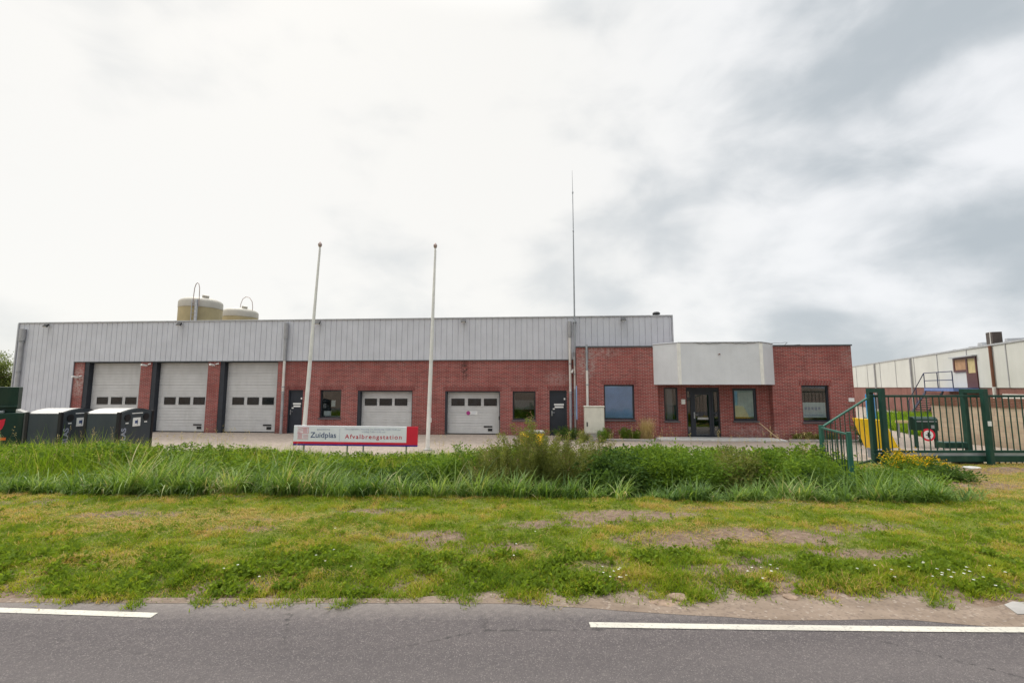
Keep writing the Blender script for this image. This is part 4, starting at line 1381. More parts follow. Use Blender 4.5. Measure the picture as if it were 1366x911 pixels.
def barrier():
    o = empty('road_barrier', (11.42, 14.7, 0), 0, 'yellow slanted barrier with upright blue lettered panel behind the gate post', 'barrier')
    mb = MB()
    mb.prism([(0.0, 1.27), (0.80, 1.22), (1.20, 0.32), (0.36, 0.28)], 'y', 0, 0.35); mb.build('yellow_block', 'yellow', o, bevel=0.02)
    mb = MB(); mb.box(0.30, 0.56, 0.02, 0.10, 1.245, 2.06); b = mb.build('blue_panel', 'blue_panel', o, bevel=0.01)
    mb = MB()
    for k in range(6): mb.box(0.38, 0.50, 0.012, 0.018, 1.36 + 0.10 * k, 1.42 + 0.10 * k)
    mb.build('letter_marks', 'label_white', b)
    for x in (0.40, 1.0):
        mb = MB(); mb.box(x - 0.05, x + 0.05, 0.12, 0.24, 0, 0.36); mb.build('foot', 'steel_dull', o)


barrier()


def mailbox():
    o = empty('letterbox_stand', (15.72, 17.0, 0), R(-8), 'dark green box on two legs with round red ringed sign, behind the gate', 'post box')
    for x in (-0.34, 0.34):
        mb = MB(); mb.box(x - 0.045, x + 0.045, 0.05, 0.14, 0, 1.0); mb.build('leg', 'gate_green', o)
    mb = MB(); mb.prism([(0, 0.66), (0.34, 0.66), (0.34, 1.16), (0.10, 1.16), (0, 1.08)], 'x', -0.40, 0.40); b = mb.build('box', 'bin_green', o, bevel=0.015)
    mb = MB(); mb.box(-0.34, 0.34, -0.012, -0.001, 0.98, 1.02); mb.box(0.14, 0.26, -0.012, -0.001, 0.74, 0.86); mb.build('slot', 'steel_dull', b)
    c = [(0.235 * math.cos(k * math.pi / 16), 0.50 + 0.235 * math.sin(k * math.pi / 16)) for k in range(32)]
    c2 = [(0.165 * math.cos(k * math.pi / 16), 0.50 + 0.165 * math.sin(k * math.pi / 16)) for k in range(32)]
    mb = MB(); mb.prism(c, 'y', -0.03, -0.015); s = mb.build('round_sign', 'red_sign', o)
    mb = MB(); mb.prism(c2, 'y', -0.036, -0.031); mb.build('sign_face', 'label_white', s)
    mb = MB(); mb.box(-0.025, 0.025, -0.042, -0.037, 0.40, 0.60); mb.box(-0.085, 0.085, -0.042, -0.037, 0.485, 0.515); mb.build('sign_symbol', 'black', s)


mailbox()


def boom():
    o = empty('boom_barrier', (17.6, 20.5, 0), R(-5), 'low cream boom on a thin post in the yard behind the gate', 'barrier')
    mb = MB(); mb.box(-0.05, 0.65, -0.04, 0.04, 0.66, 0.78); mb.build('boom', 'curtain_cream', o, bevel=0.01)
    mb = MB(); mb.box(0.48, 0.54, -0.03, 0.03, 0, 0.66); mb.box(0.02, 0.08, -0.03, 0.03, 0, 0.66); mb.build('post', 'steel_dull', o)


boom()


def yellow_box():
    o = empty('grit_bin', (0.36, 17.4, 0), R(6), 'yellow grit bin with grey lid half hidden behind the tall olive weeds', 'bin')
    mb = MB(); mb.prism([(0.04, 0), (0.86, 0), (0.9, 0.5), (0, 0.5)], 'y', 0, 0.55); mb.build('body', 'yellow', o, bevel=0.03)
    mb = MB(); mb.box(0.28, 0.92, -0.03, 0.58, 0.502, 0.58); mb.build('lid', 'concrete', o, bevel=0.02)


yellow_box()

# ------------------------------------------------------------------ beige block wall


def yard_wall():
    p, q = Vector((18.4, 19.6)), Vector((19.6, 9.5))
    d = q - p
    a = math.atan2(d.y, d.x)
    o = empty('boundary_wall', (p.x, p.y, 0), a, 'beige block boundary wall with brown brick coping beside the gate', 'wall')
    L = d.length
    mb = MB(); mb.box(0, L, 0, 0.22, 0, 1.52); mb.build('blockwork', 'block_beige', o)
    mb = MB(); mb.box(-0.02, L, -0.03, 0.25, 1.521, 1.86); mb.build('coping', 'brick_brown', o)


yard_wall()

# ------------------------------------------------------------------ neighbouring building


def neighbour():
    far, near = Vector((43.6, 57.6)), Vector((22.9, 14.0))
    d = near - far
    L = d.length
    a = math.atan2(d.y, d.x)
    o = empty('neighbour_building', (far.x, far.y, 0), a, 'cream panelled hall on a red brick base with an outside stair', 'building')
    n = -1   # local -y faces? decided below
    H = 4.75
    # in local frame x runs towards the viewer, +y points to the right of travel's left; visible face looks to -x world
    s = -1.0
    D = 22.0
    def yy(v): return v * s   # v>0 goes out of the facade towards the yard
    mb = MB(); mb.box(0, L, 0.0, D, 0, 2.25); mb.build('brick_base', 'brick_neighbour', o)
    mb = MB()
    x = 0.0
    ws = 4.5
    while x < L - 0.01:
        e = min(x + ws, L)
        mb.box(x + 0.012, e - 0.012, -0.05, D, 2.251, H)
        x = e
    mb.build('wall_panel', 'panel_cream', o)
    mb = MB()
    x = ws
    while x < L - 0.01:
        mb.box(x - 0.04, x + 0.04, -0.075, -0.052, 2.26, H); x += ws
    mb.build('joint_cover', 'pipe_grey', o)
    mb = MB(); mb.box(-0.05, L, -0.10, 0.3, H + 0.001, H + 0.10); mb.build('roof_edge', 'trim_grey', o)
    # door group at the head of the stair
    def at_world_ratio(r):
        # distance along facade where X/Y == r
        lo, hi = 0.0, L
        for _ in range(60):
            m_ = (lo + hi) / 2
            p = far + d * (m_ / L)
            if p.x / p.y < r: lo = m_
            else: hi = m_
        return (lo + hi) / 2
    s0, s1 = at_world_ratio((1274 - 683) / 590), at_world_ratio((1305 - 683) / 590)
    sm = at_world_ratio((1292 - 683) / 590)
    z1, z0, zs = 4.26, 2.26, 3.30
    mb = MB()
    mb.box(s0, s1, -0.12, -0.052, z1 - 0.12, z1); mb.box(s0, s0 + 0.2, -0.12, -0.052, zs, z1 - 0.12); mb.box(sm - 0.1, sm + 0.12, -0.12, -0.052, z0, z1 - 0.12); mb.box(s1 - 0.12, s1, -0.12, -0.052, z0, z1 - 0.12)
    mb.box(s0 + 0.2, sm - 0.1, -0.12, -0.052, zs, zs + 0.14); mb.box(sm + 0.12, s1 - 0.12, -0.12, -0.052, z0, zs - 0.1)
    dd = mb.build('stair_door', 'oxblood', o)
    mb = MB(); mb.box(s0 + 0.2, sm - 0.1, -0.085, -0.06, zs + 0.14, z1 - 0.12); mb.build('pane', 'curtain_tan', dd)
    mb = MB(); mb.box(sm + 0.12, s1 - 0.12, -0.085, -0.06, zs - 0.1, z1 - 0.12); mb.build('pane', 'curtain_cream', dd)
    mb = MB(); mb.box(s0 - 0.1, s1 + 0.1, -0.3, -0.052, z1 + 0.002, z1 + 0.08); mb.build('door_hood', 'trim_grey', dd)
    # landing and stair
    l0 = at_world_ratio((1262 - 683) / 590)
    mb = MB(); mb.box(l0, s1 + 0.1, -1.35, -0.125, 2.02, 2.22); st = mb.build('stair_landing', 'landing_blue', o)
    mb = MB()
    y0 = -1.3
    for (p0, p1) in (((l0, y0, 2.22), (l0, y0, 3.3)), ((l0, y0, 3.3), (s1, y0, 3.3)), ((s1, y0, 2.22), (s1, y0, 3.3)), (((l0 + s1) / 2, y0, 2.22), ((l0 + s1) / 2, y0, 3.3)), ((l0, y0, 2.75), (s1, y0, 2.75)), ((l0, y0, 3.3), (l0 - 3.6, y0, 1.1)), ((l0 - 3.4, y0, 0.1), (l0 - 3.4, y0, 1.2)), ((l0 - 1.7, y0, 1.1), (l0 - 1.7, y0, 2.25))):
        mb.tube([p0, p1], 0.03, 6)
    mb.build('handrail', 'navy_rail', st)
    mb = MB()
    for k in range(11):
        mb.box(l0 - 0.32 * (k + 1), l0 - 0.32 * k - 0.04, -1.3, -0.3, 1.98 - 0.18 * k, 2.02 - 0.18 * k)
    for y in (-1.3, -0.34): mb.prism([(l0, 1.85), (l0, 2.05), (l0 - 3.6, 0.05), (l0 - 3.6, -0.1)], 'y', y, y + 0.05)
    mb.build('stair_flight', 'navy_rail', st)
    # brown downpipe
    sp = at_world_ratio((1327 - 683) / 590)
    mb = MB(); mb.tube([(sp, -0.14, H), (sp, -0.14, 2.3)], 0.075, 10); dp = mb.build('downpipe', 'pipe_brown', o, smooth=True)
    mb = MB(); mb.tube([(sp, -0.14, 2.29), (sp, -0.14, 0)], 0.085, 10); mb.build('pipe_foot', 'pipe_white', dp)
    for r_ in (1217, 1168):
        s_ = at_world_ratio((r_ - 683) / 590)
        mb = MB(); mb.tube([(s_, -0.14, H), (s_, -0.14, 0)], 0.07, 8); mb.build('downpipe', 'pipe_grey', o, smooth=True)
    # white window strip low on the brick at the right
    s2 = at_world_ratio((1334 - 683) / 590)
    mb = MB(); mb.box(s2, L - 0.5, -0.05, -0.003, 1.62, 1.90); mb.build('window_band', 'pipe_white', o)
    # roof vents
    sv = at_world_ratio((1315 - 683) / 590)
    mb = MB(); mb.box(sv - 0.42, sv + 0.02, 0.3, 0.80, H + 0.101, 5.66); v = mb.build('roof_vent', 'vent_dark', o, bevel=0.02)
    mb = MB(); mb.box(sv + 0.022, sv + 0.075, 0.3, 0.80, H + 0.101, 5.66); mb.build('vent_trim', 'pipe_white', v)
    mb = MB(); mb.box(sv + 0.077, sv + 0.26, 0.33, 0.77, H + 0.101, 5.64); mb.build('vent_side', 'vent_dark', v)
    for r_, w, h in ((1263, 0.7, 0.14), (1283, 0.5, 0.16), (1296, 0.7, 0.30), (1330, 0.35, 0.28)):
        s_ = at_world_ratio((r_ - 683) / 590)
        mb = MB(); mb.prism([(s_ - w / 2, H + 0.101), (s_ + w / 2, H + 0.101), (s_ + w * 0.35, H + 0.1 + h), (s_ - w * 0.35, H + 0.1 + h)], 'y', 0.5, 1.4); mb.build('roof_hatch', 'trim_grey', o)
    mb = MB(); mb.box(0.2, L, 0.31, D, H - 0.02, H + 0.03); mb.build('roof', 'roof_felt', o)


neighbour()
#VEG
# ------------------------------------------------------------------ vegetation


def inview(x, y, m=1.0):
    return np.abs(x) < 1.18 * y + m


def straw(x, y):
    """0 green .. 1 dry cuttings, in streaks running along the verge"""
    s = fbm(x * 0.35, y * 1.5, 1.0, 4)
    far = sstep(6.6, 8.6, y)
    left = sstep(-1.0, -6.0, x) * sstep(7.0, 8.2, y)
    right = sstep(3.0, 6.5, x) * sstep(7.0, 8.4, y)
    return np.clip((s - 0.52) * 3.6 + 0.16 * far + 0.52 * left + 0.60 * right - 0.16, 0, 1)


def verge():
    N = 640000
    y = 4.8 + rng.random(N) ** 1.25 * 9.0
    x = (rng.random(N) * 2 - 1) * (1.18 * y + 0.8)
    e = road_edge(x)
    n = fbm(x, y, 0.9, 4)
    n2 = fbm(x + 40, y, 4.5, 3)
    ge = 4.90 + 0.06 * sstep(-1.0, 1.5, x) - 0.16 * sstep(4.3, 5.2, x)
    edge = sstep(ge + 0.0, ge + 0.40, y + 0.55 * (n2 - 0.5) + 0.35 * (n - 0.5))
    dens = edge * (0.42 + 0.58 * sstep(0.30, 0.55, n2)) * (1 - 0.97 * bare(x, y)) * (1 - 0.3 * straw(x, y))
    dn = ditch_near(x)
    dens = np.where((y > dn + 0.25) & (x < DITCH_END + 0.3), 0, dens)
    dens = np.where((y > 9.5), dens * 0.75, dens)
    k = rng.random(N) < dens
    x, y, n, n2 = x[k], y[k], n[k], n2[k]
    z = ground_z(x, y)
    P = np.stack([x, y, z - 0.005], 1)
    st = straw(x, y)
    nearb = 1 - sstep(5.7, 6.4, y)
    clump = sstep(0.48, 0.70, n2)
    h = (0.028 + 0.028 * rng.random(len(x)) + 0.075 * clump * rng.random(len(x)) + nearb * 0.065 * rng.random(len(x)) * sstep(0.35, 0.6, n)) * (1 - 0.25 * st)
    w = 0.0065 + 0.0065 * rng.random(len(x))
    az = rng.random(len(x)) * 2 * np.pi
    lean = 0.15 + 0.55 * rng.random(len(x))
    cv = 0.4 + 0.9 * rng.random(len(x))
    n4 = fbm(x - 11, y + 3, 1.9, 3)
    tint = np.clip(0.27 + 0.30 * rng.random(len(x)) + 0.95 * (n4 - 0.5) + 0.55 * (n2 - 0.5) + (rng.random(len(x)) < 0.07 + st * 0.66) * (0.36 + 0.2 * rng.random(len(x))) - 0.12 * nearb * clump + 0.10 * sstep(6.5, 9.0, y), 0, 1)
    V, Q = blades(P, h, w, az, lean, cv, 2)
    o = quads_obj('verge_grass', V, Q, 'grass_mown', tint=np.repeat(tint, 6))
    o['kind'] = 'stuff'
    tag(o, 'short mown grass mixed with dry cuttings covering the roadside verge', 'grass')
    # lying dry cuttings
    M = 90000
    y = 5.6 + rng.random(M) * 7.6
    x = (rng.random(M) * 2 - 1) * (1.18 * y + 0.6)
    k = (rng.random(M) < straw(x, y) * 0.9 + 0.03) & ((y < ditch_near(x) + 0.1) | (x > DITCH_END + 0.2)) & (y > road_edge(x) + 0.5)
    x, y = x[k], y[k]
    m = len(x)
    P = np.stack([x, y, ground_z(x, y) + 0.012 + 0.03 * rng.random(m)], 1)
    V, Q = blades(P, 0.05 + 0.09 * rng.random(m), np.full(m, 0.006), rng.normal(0.0, 0.7, m) + (rng.random(m) < .5) * np.pi, 1.25 + 0.3 * rng.random(m), rng.normal(0.1, 0.3, m), 2, 0.6)
    o = quads_obj('dry_cuttings', V, Q, 'grass_mown', tint=np.repeat(0.78 + 0.22 * rng.random(m), 6))
    o['kind'] = 'stuff'
    tag(o, 'straw coloured grass cuttings lying in streaks over the verge', 'dry grass')
    # low broad-leaved weeds: thick along the road edge, patchy elsewhere
    M = 26000
    y = 5.1 + rng.random(M) ** 1.8 * 4.4
    x = (rng.random(M) * 2 - 1) * (1.18 * y + 0.6)
    n = fbm(x + 9, y + 4, 1.4, 4)
    off = y - 4.93 - 0.04 * sstep(-0.5, 2.0, x)
    band = sstep(0.12, 0.4, off) * (1 - sstep(0.7, 1.3, off))
    n9 = fbm(x - 3, y + 8, 3.2, 3)
    p = band * sstep(0.46, 0.62, n9) * 0.42 + sstep(0.50, 0.64, n9) * 0.32 * sstep(0.5, 0.9, off) * (1 - 0.7 * straw(x, y))
    p = p * (1 - bare(x, y))
    k = (rng.random(M) < p) & (y < ditch_near(x) - 0.05)
    x, y = x[k], y[k]
    parts = []
    for cx, cy in zip(x, y):
        q = rng.integers(7, 14)
        near = 1.0 if cy < 6.4 else 0.7
        az = rng.random(q) * 2 * np.pi
        el = 0.25 + rng.random(q) * 0.9
        D = np.stack([np.cos(az) * np.cos(el), np.sin(az) * np.cos(el), np.sin(el)], 1)
        L = (0.028 + 0.045 * rng.random(q)) * near
        C = np.stack([cx + rng.normal(0, 0.03, q), cy + rng.normal(0, 0.03, q), np.full(q, 0.0)], 1)
        C[:, 2] = ground_z(C[:, 0], C[:, 1]) + rng.random(q) * 0.07 * near
        V, Q = leaves(C, L, L * 0.55, D)
        parts.append((V, Q, np.repeat(np.clip(0.15 + 0.75 * rng.random(q) * rng.random(), 0, 1), 4)))
    V, Q, T = cat_meshes(parts)
    o = quads_obj('verge_weeds', V, Q, 'weed_leaf', tint=T)
    o['kind'] = 'stuff'
    tag(o, 'low broad leaved weeds growing thickest along the road edge', 'weeds')
    # white daisies / clover heads
    parts = []
    for cx, cy, sx, sy, q in ((1.15, 5.40, 0.16, 0.10, 9), (-2.9, 5.5, 0.5, 0.15, 5), (5.15, 5.42, 0.45, 0.14, 26), (3.0, 5.45, 0.12, 0.08, 7), (-0.2, 6.2, 1.5, 0.4, 6)):
        for _ in range(q):
            fx, fy = rng.normal(cx, sx), rng.normal(cy, sy)
            fz = float(ground_z(fx, fy)) + 0.09 + 0.09 * rng.random()
            nn = 7
            az = np.arange(nn) / nn * 2 * np.pi + rng.random()
            D = np.stack([np.cos(az), np.sin(az), np.full(nn, 0.15)], 1); D /= np.linalg.norm(D, axis=1)[:, None]
            V, Q = leaves(np.repeat([[fx, fy, fz]], nn, 0), np.full(nn, 0.016), np.full(nn, 0.012), D, 0.05)
            parts.append((V, Q, np.repeat(rng.random(nn), 4)))
    V, Q, T = cat_meshes(parts)
    o = quads_obj('white_flowers', V, Q, 'flower_white', tint=T)
    o['kind'] = 'stuff'
    tag(o, 'small white clover and daisy heads in the weeds by the road', 'flowers')


verge()


def clod(x, y, sx, sy, sz, label):
    bm = bmesh.new()
    bmesh.ops.create_icosphere(bm, subdivisions=4, radius=1.0)
    ox, oy = random.random() * 40, random.random() * 40
    for v in bm.verts:
        k = 0.62 + 0.75 * float(fbm(v.co.x + ox + v.co.z, v.co.y + oy - v.co.z, 1.6, 4))
        v.co = Vector((v.co.x * sx * k, v.co.y * sy * k, max(v.co.z, -0.5) * sz * k))
    me = bpy.data.meshes.new('earth_clod')
    bm.to_mesh(me); bm.free()
    me.materials.append(MATS['clod'])
    me.polygons.foreach_set('use_smooth', [True] * len(me.polygons))
    o = bpy.data.objects.new('earth_clod', me)
    COL.objects.link(o)
    o.location = (x, y, float(ground_z(x, y)) + sz * 0.15)
    tag(o, label, 'clod', 'earth clods at the road edge')


clod(1.62, 4.98, 0.15, 0.09, 0.035, 'low brown earth clod closest to the asphalt at the road edge')
clod(1.80, 5.10, 0.12, 0.08, 0.045, 'brown earth clod tucked against the weeds at the road edge')
clod(3.05, 5.10, 0.09, 0.06, 0.03, 'small brown earth clod under the white daisies by the road edge')


def slab(x, y, a, sx, sy, label):
    mb = MB()
    n = 9
    mb.prism([(sx * math.cos(2 * math.pi * k / n) * (0.8 + 0.4 * random.random()), sy * math.sin(2 * math.pi * k / n) * (0.8 + 0.4 * random.random())) for k in range(n)], 'z', -0.02, 0.06)
    o = mb.build('rubble_slab', 'concrete_pale', None, loc=(x, y, 0.0), rot=(R(3), R(-2), a), bevel=0.01)
    tag(o, label, 'rubble', 'pale rubble before the gate')


slab(11.75, 12.75, 0.2, 0.50, 0.22, 'large pale rubble slab lying before the gate beside the yellow flowers')
slab(12.95, 12.75, -0.3, 0.22, 0.14, 'small pale rubble piece lying before the gate beam')


def ditch():
    # fresh tall grass on the yard-side bank
    N = 105000
    x = -19 + rng.random(N) * (DITCH_END + 20.3)
    y = 11.1 + rng.random(N) * 3.3
    n = fbm(x, y, 0.8, 4)
    n2 = fbm(x + 70, y, 2.5, 3)
    keep = inview(x, y, 1.2) & (x < DITCH_END + 1.0 - 0.5 * (n - .5))
    right = sstep(-1.5, 1.0, x)
    p = (0.35 + 0.65 * sstep(0.35, 0.6, n2)) * (1 - 0.70 * right) * (1 - 0.5 * sstep(13.9, 14.4, y))
    k = keep & (rng.random(N) < p)
    x, y, n, n2 = x[k], y[k], n[k], n2[k]
    m = len(x)
    z = ground_z(x, y)
    P = np.stack([x, y, z - 0.02], 1)
    target = np.interp(y, [11.0, 12.0, 13.0, 14.4], [0.24, 0.46, 0.60, 0.48]) - np.interp(x, [-7.8, -6.8, -3.0, -1.5, 1.0, 9.0], [0, 0.20, 0.20, 0.15, 0.30, 0.38]) + 0.5 * (fbm(x + 5, y, 0.55, 3) - 0.5)
    h = np.clip((target - z) * (0.60 + 0.42 * n + 0.50 * rng.random(m) ** 2), 0.2, 1.9) * 1.10
    w = 0.008 + 0.010 * rng.random(m)
    V, Q = blades(P, h, w, rng.random(m) * 2 * np.pi, 0.04 + 0.36 * rng.random(m) ** 1.5, 0.4 + 1.3 * rng.random(m), 4)
    tint = np.clip(0.30 + 0.38 * rng.random(m) + 1.3 * (n2 - 0.5) + 0.25 * sstep(12, 14, y) + (rng.random(m) < 0.05) * 0.5, 0, 1)
    o = quads_obj('tall_grass', V, Q, 'tall_grass', tint=np.repeat(tint, 10))
    o['kind'] = 'stuff'
    tag(o, 'bright green uncut grass filling the far side of the ditch', 'grass')
    # broad reed leaves on the road side of the ditch, in tufts
    T = 1050
    tx = -14 + rng.random(T) * (DITCH_END + 13.6)
    ty = ditch_near(tx) + 0.10 + rng.random(T) ** 1.2 * np.where(tx > -1.0, 0.85, 1.5)
    k = inview(tx, ty, 0.8) & (rng.random(T) < np.where(tx > -1.0, 0.58 + 0.42 * sstep(0.4, 0.6, fbm(tx + 8, ty * 0, 0.7, 3)), 1.0))
    tx, ty = tx[k], ty[k]
    # stragglers thinning out past the end of the ditch
    ex = 8.5 + rng.random(70) ** 1.5 * 1.3
    ey = 9.0 + rng.random(70) * 3.0
    tx = np.concatenate([tx, ex]); ty = np.concatenate([ty, ey])
    tn = fbm(tx + 30, ty, 0.9, 3)
    cnt = (rng.integers(14, 34, len(tx)) * (1 - 0.45 * sstep(8.6, 10.0, tx))).astype(int)
    idx = np.repeat(np.arange(len(tx)), cnt)
    m = len(idx)
    x = tx[idx] + rng.normal(0, 0.065, m)
    y = ty[idx] + rng.normal(0, 0.06, m)
    y = np.where(x < 8.6, np.maximum(y, ditch_near(x) + 0.02), y)
    z = ground_z(x, y)
    P = np.stack([x, y, z - 0.02], 1)
    ts = np.where(tx > -1.0, 0.45 + 1.15 * rng.random(len(tx)), 0.60 + 0.85 * rng.random(len(tx))) * (1 - 0.4 * sstep(8.6, 10.2, tx))
    h = (0.28 + 0.75 * tn[idx] + 0.38 * rng.random(m)) * ts[idx] * (1.0 - 0.36 * sstep(-2.0, 0.5, x)) * (0.55 + 0.9 * fbm(x * 1.0 + 60, y * 0.2, 0.6, 3)) * np.interp(y - ditch_near(x), [-0.5, 0, 0.5], [0.4, 0.62, 1.0])
    w = 0.013 + 0.020 * rng.random(m)
    wind = 0.35
    az = rng.normal(wind, 1.5, m) + (rng.random(len(tx)) * 2.0 - 1.0)[idx]
    V, Q = blades(P, h, w, az, 0.03 + 0.30 * rng.random(m), 0.6 + 1.7 * rng.random(m) ** 1.3, 5, 0.08)
    ti = rng.random(len(tx))
    tint = np.clip(-0.05 + 0.42 * rng.random(m) + 0.75 * ti[idx] ** 1.3 + 0.4 * (tn[idx] - 0.5) + (rng.random(m) < 0.035) * 0.5, 0, 1)
    o = quads_obj('reed_grass', V, Q, 'reed', tint=np.repeat(tint, 12))
    o['kind'] = 'stuff'
    tag(o, 'broad bladed reed grass lining the road side of the ditch', 'reeds')


ditch()


def ditch_weeds():
    # broad-leaved weeds (nettle, dock, bindweed) in drifts through the grass of the bank
    M = 5200
    x = -18 + rng.random(M) * 27
    y = 10.9 + rng.random(M) * 3.2
    n = fbm(x + 21, y * 1.4 + 3, 0.62, 4)
    k = inview(x, y, 0.8) & (rng.random(M) < sstep(0.44, 0.58, n)) & (x < DITCH_END)
    x, y, n = x[k], y[k], n[k]
    z = ground_z(x, y)
    parts = []
    for cx, cy, cz, cn in zip(x, y, z, n):
        top = np.interp(cy, [10.9, 11.8, 13.0, 14.2], [0.10, 0.42, 0.56, 0.36]) - np.interp(cx, [-7.8, -6.8, -3.0, -1.5], [0, 0.16, 0.16, 0.05]) + 0.35 * (cn - 0.5)
        hh = max(0.2, (top - cz) * (0.75 + 0.4 * rng.random()))
        q = int(16 + 24 * hh)
        f = 0.25 + 0.75 * rng.random(q)
        az = rng.random(q) * 2 * np.pi
        el = rng.normal(0.1, 0.4, q)
        D = np.stack([np.cos(az) * np.cos(el), np.sin(az) * np.cos(el), np.sin(el)], 1)
        C = np.array([cx, cy, cz]) + np.stack([rng.normal(0, 0.05, q), rng.normal(0, 0.05, q), hh * f], 1)
        L = 0.05 + 0.06 * rng.random(q)
        V, Q = leaves(C, L, L * (0.4 + 0.25 * cn), D)
        parts.append((V, Q, np.repeat(np.clip(0.75 * rng.random() + 0.4 * (rng.random(q) - 0.4), 0, 1), 4)))
    V, Q, T = cat_meshes(parts)
    o = quads_obj('ditch_weeds', V, Q, 'bush_green', tint=T)
    o['kind'] = 'stuff'
    tag(o, 'leafy nettles and docks growing in drifts through the ditch grass', 'weeds')
    # pale seed heads and dead stalks standing above the grass
    M = 900
    x = -18 + rng.random(M) * 27
    y = 11.4 + rng.random(M) * 2.8
    n = fbm(x + 2, y, 0.9, 3)
    k = inview(x, y, 0.8) & (rng.random(M) < 0.15 + sstep(0.5, 0.65, n)) & (x < DITCH_END) & ((x < -7.8) | (x > -2.6))
    x, y = x[k], y[k]
    z = ground_z(x, y)
    m = len(x)
    top = np.interp(y, [11.0, 12.0, 13.0, 14.4], [0.34, 0.58, 0.72, 0.66]) - np.interp(x, [-7.8, -6.8, -3.0, -1.5, 1.0], [0, 0.2, 0.2, 0.0, 0.0]) + 0.35 * rng.random(m)
    V, Q = blades(np.stack([x, y, z], 1), top - z, np.full(m, 0.006), rng.random(m) * 6.28, 0.02 + 0.12 * rng.random(m), 0.15 + 0.35 * rng.random(m), 3, 0.7)
    parts = [(V, Q, np.repeat(rng.random(m) * 0.6, 8))]
    tips = V.reshape(m, 8, 3)[:, 6:].mean(1)
    q = 9
    C = np.repeat(tips, q, 0) + rng.normal(0, 1, (m * q, 3)) * [0.018, 0.018, 0.05]
    D = rng.normal(size=(m * q, 3)); D[:, 2] = np.abs(D[:, 2]) + 0.8; D /= np.linalg.norm(D, axis=1)[:, None]
    L = 0.02 + 0.03 * rng.random(m * q)
    V, Q = leaves(C, L, L * 0.35, D)
    parts.append((V, Q, np.repeat(0.3 + 0.7 * rng.random(m * q), 4)))
    V, Q, T = cat_meshes(parts)
    o = quads_obj('seed_heads', V, Q, 'flower_straw', tint=T)
    o['kind'] = 'stuff'
    tag(o, 'pale seed heads and dry stalks standing above the ditch grass', 'grass')


ditch_weeds()


def bush_arrays(r, nst, height, spread, leaf, lw, style, seed_tint=0.5, droop=0.25, fuzz=1.0):
    """stems + leaves of one wild plant around the origin. style: 'spire' narrow leaves along upright stems, 'round' broad leafy mound"""
    stems, lv, tips = [], [], []
    for _ in range(nst):
        a = r.random() * 2 * np.pi
        d = spread * math.sqrt(r.random())
        bx, by = 0.45 * d * math.cos(a), 0.45 * d * math.sin(a)
        hh = height * (0.66 + 0.36 * r.random()) * (1 - 0.28 * (d / max(spread, .01)) ** 2)
        ex, ey = d * math.cos(a) + r.normal(0, 0.05), d * math.sin(a) + r.normal(0, 0.05)
        nseg = 6
        pts = [np.array([bx + (ex - bx) * (k / nseg) ** 1.4, by + (ey - by) * (k / nseg) ** 1.4, hh * k / nseg * (1 - droop * 0.3 * (k / nseg))]) for k in range(nseg + 1)]
        stems.append(pts)
        tips.append(pts[-1])
        nl = int((hh / leaf) * (20.0 if style == 'spire' else 13.0) * fuzz)
        f = 0.12 + 0.88 * r.random(nl) ** 0.8
        ii = np.minimum((f * nseg).astype(int), nseg - 1)
        fr = f * nseg - ii
        Pt = np.array(pts)
        C = Pt[ii] * (1 - fr)[:, None] + Pt[ii + 1] * fr[:, None]
        az = r.random(nl) * 2 * np.pi
        el = (0.35 + 0.5 * r.random(nl)) if style == 'spire' else r.normal(0.15, 0.45, nl)
        D = np.stack([np.cos(az) * np.cos(el), np.sin(az) * np.cos(el), np.sin(el)], 1)
        if style == 'spire':
            hd = np.stack([np.cos(az), np.sin(az), 0.3 * np.ones(nl)], 1)
            C = C + hd * (r.random(nl) * 0.13 * (1 - 0.6 * f))[:, None]
        else:
            C = C + D * (r.random(nl) * 0.24 * spread)[:, None]
        L = leaf * (0.55 + 0.7 * r.random(nl)) * (1 - 0.45 * f if style == 'spire' else 1 - 0.2 * f)
        V, Q = leaves(C, L, L * lw, D, 0.2, r)
        st_t = r.random()
        lv.append((V, Q, np.repeat(np.clip(0.15 + 0.45 * st_t + 0.45 * (r.random(nl) - 0.4) + 0.25 * (f - 0.5) * 0, 0, 1), 4)))
    return stems, lv, tips


def stem_arrays(stems, w, r):
    parts = []
    for pts in stems:
        Pt = np.array(pts)
        for a in (0.0, np.pi / 2):
            perp = np.array([math.cos(a), math.sin(a), 0]) * w * 0.5
            n = len(Pt)
            taper = np.linspace(1, 0.35, n)[:, None]
            V = np.concatenate([Pt - perp * taper, Pt + perp * taper])
            i = np.arange(n - 1)[:, None]
            Q = np.concatenate([i, i + n, i + n + 1, i + 1], 1)
            parts.append((V, Q, np.full(len(V), 0.2)))
    return cat_meshes(parts)


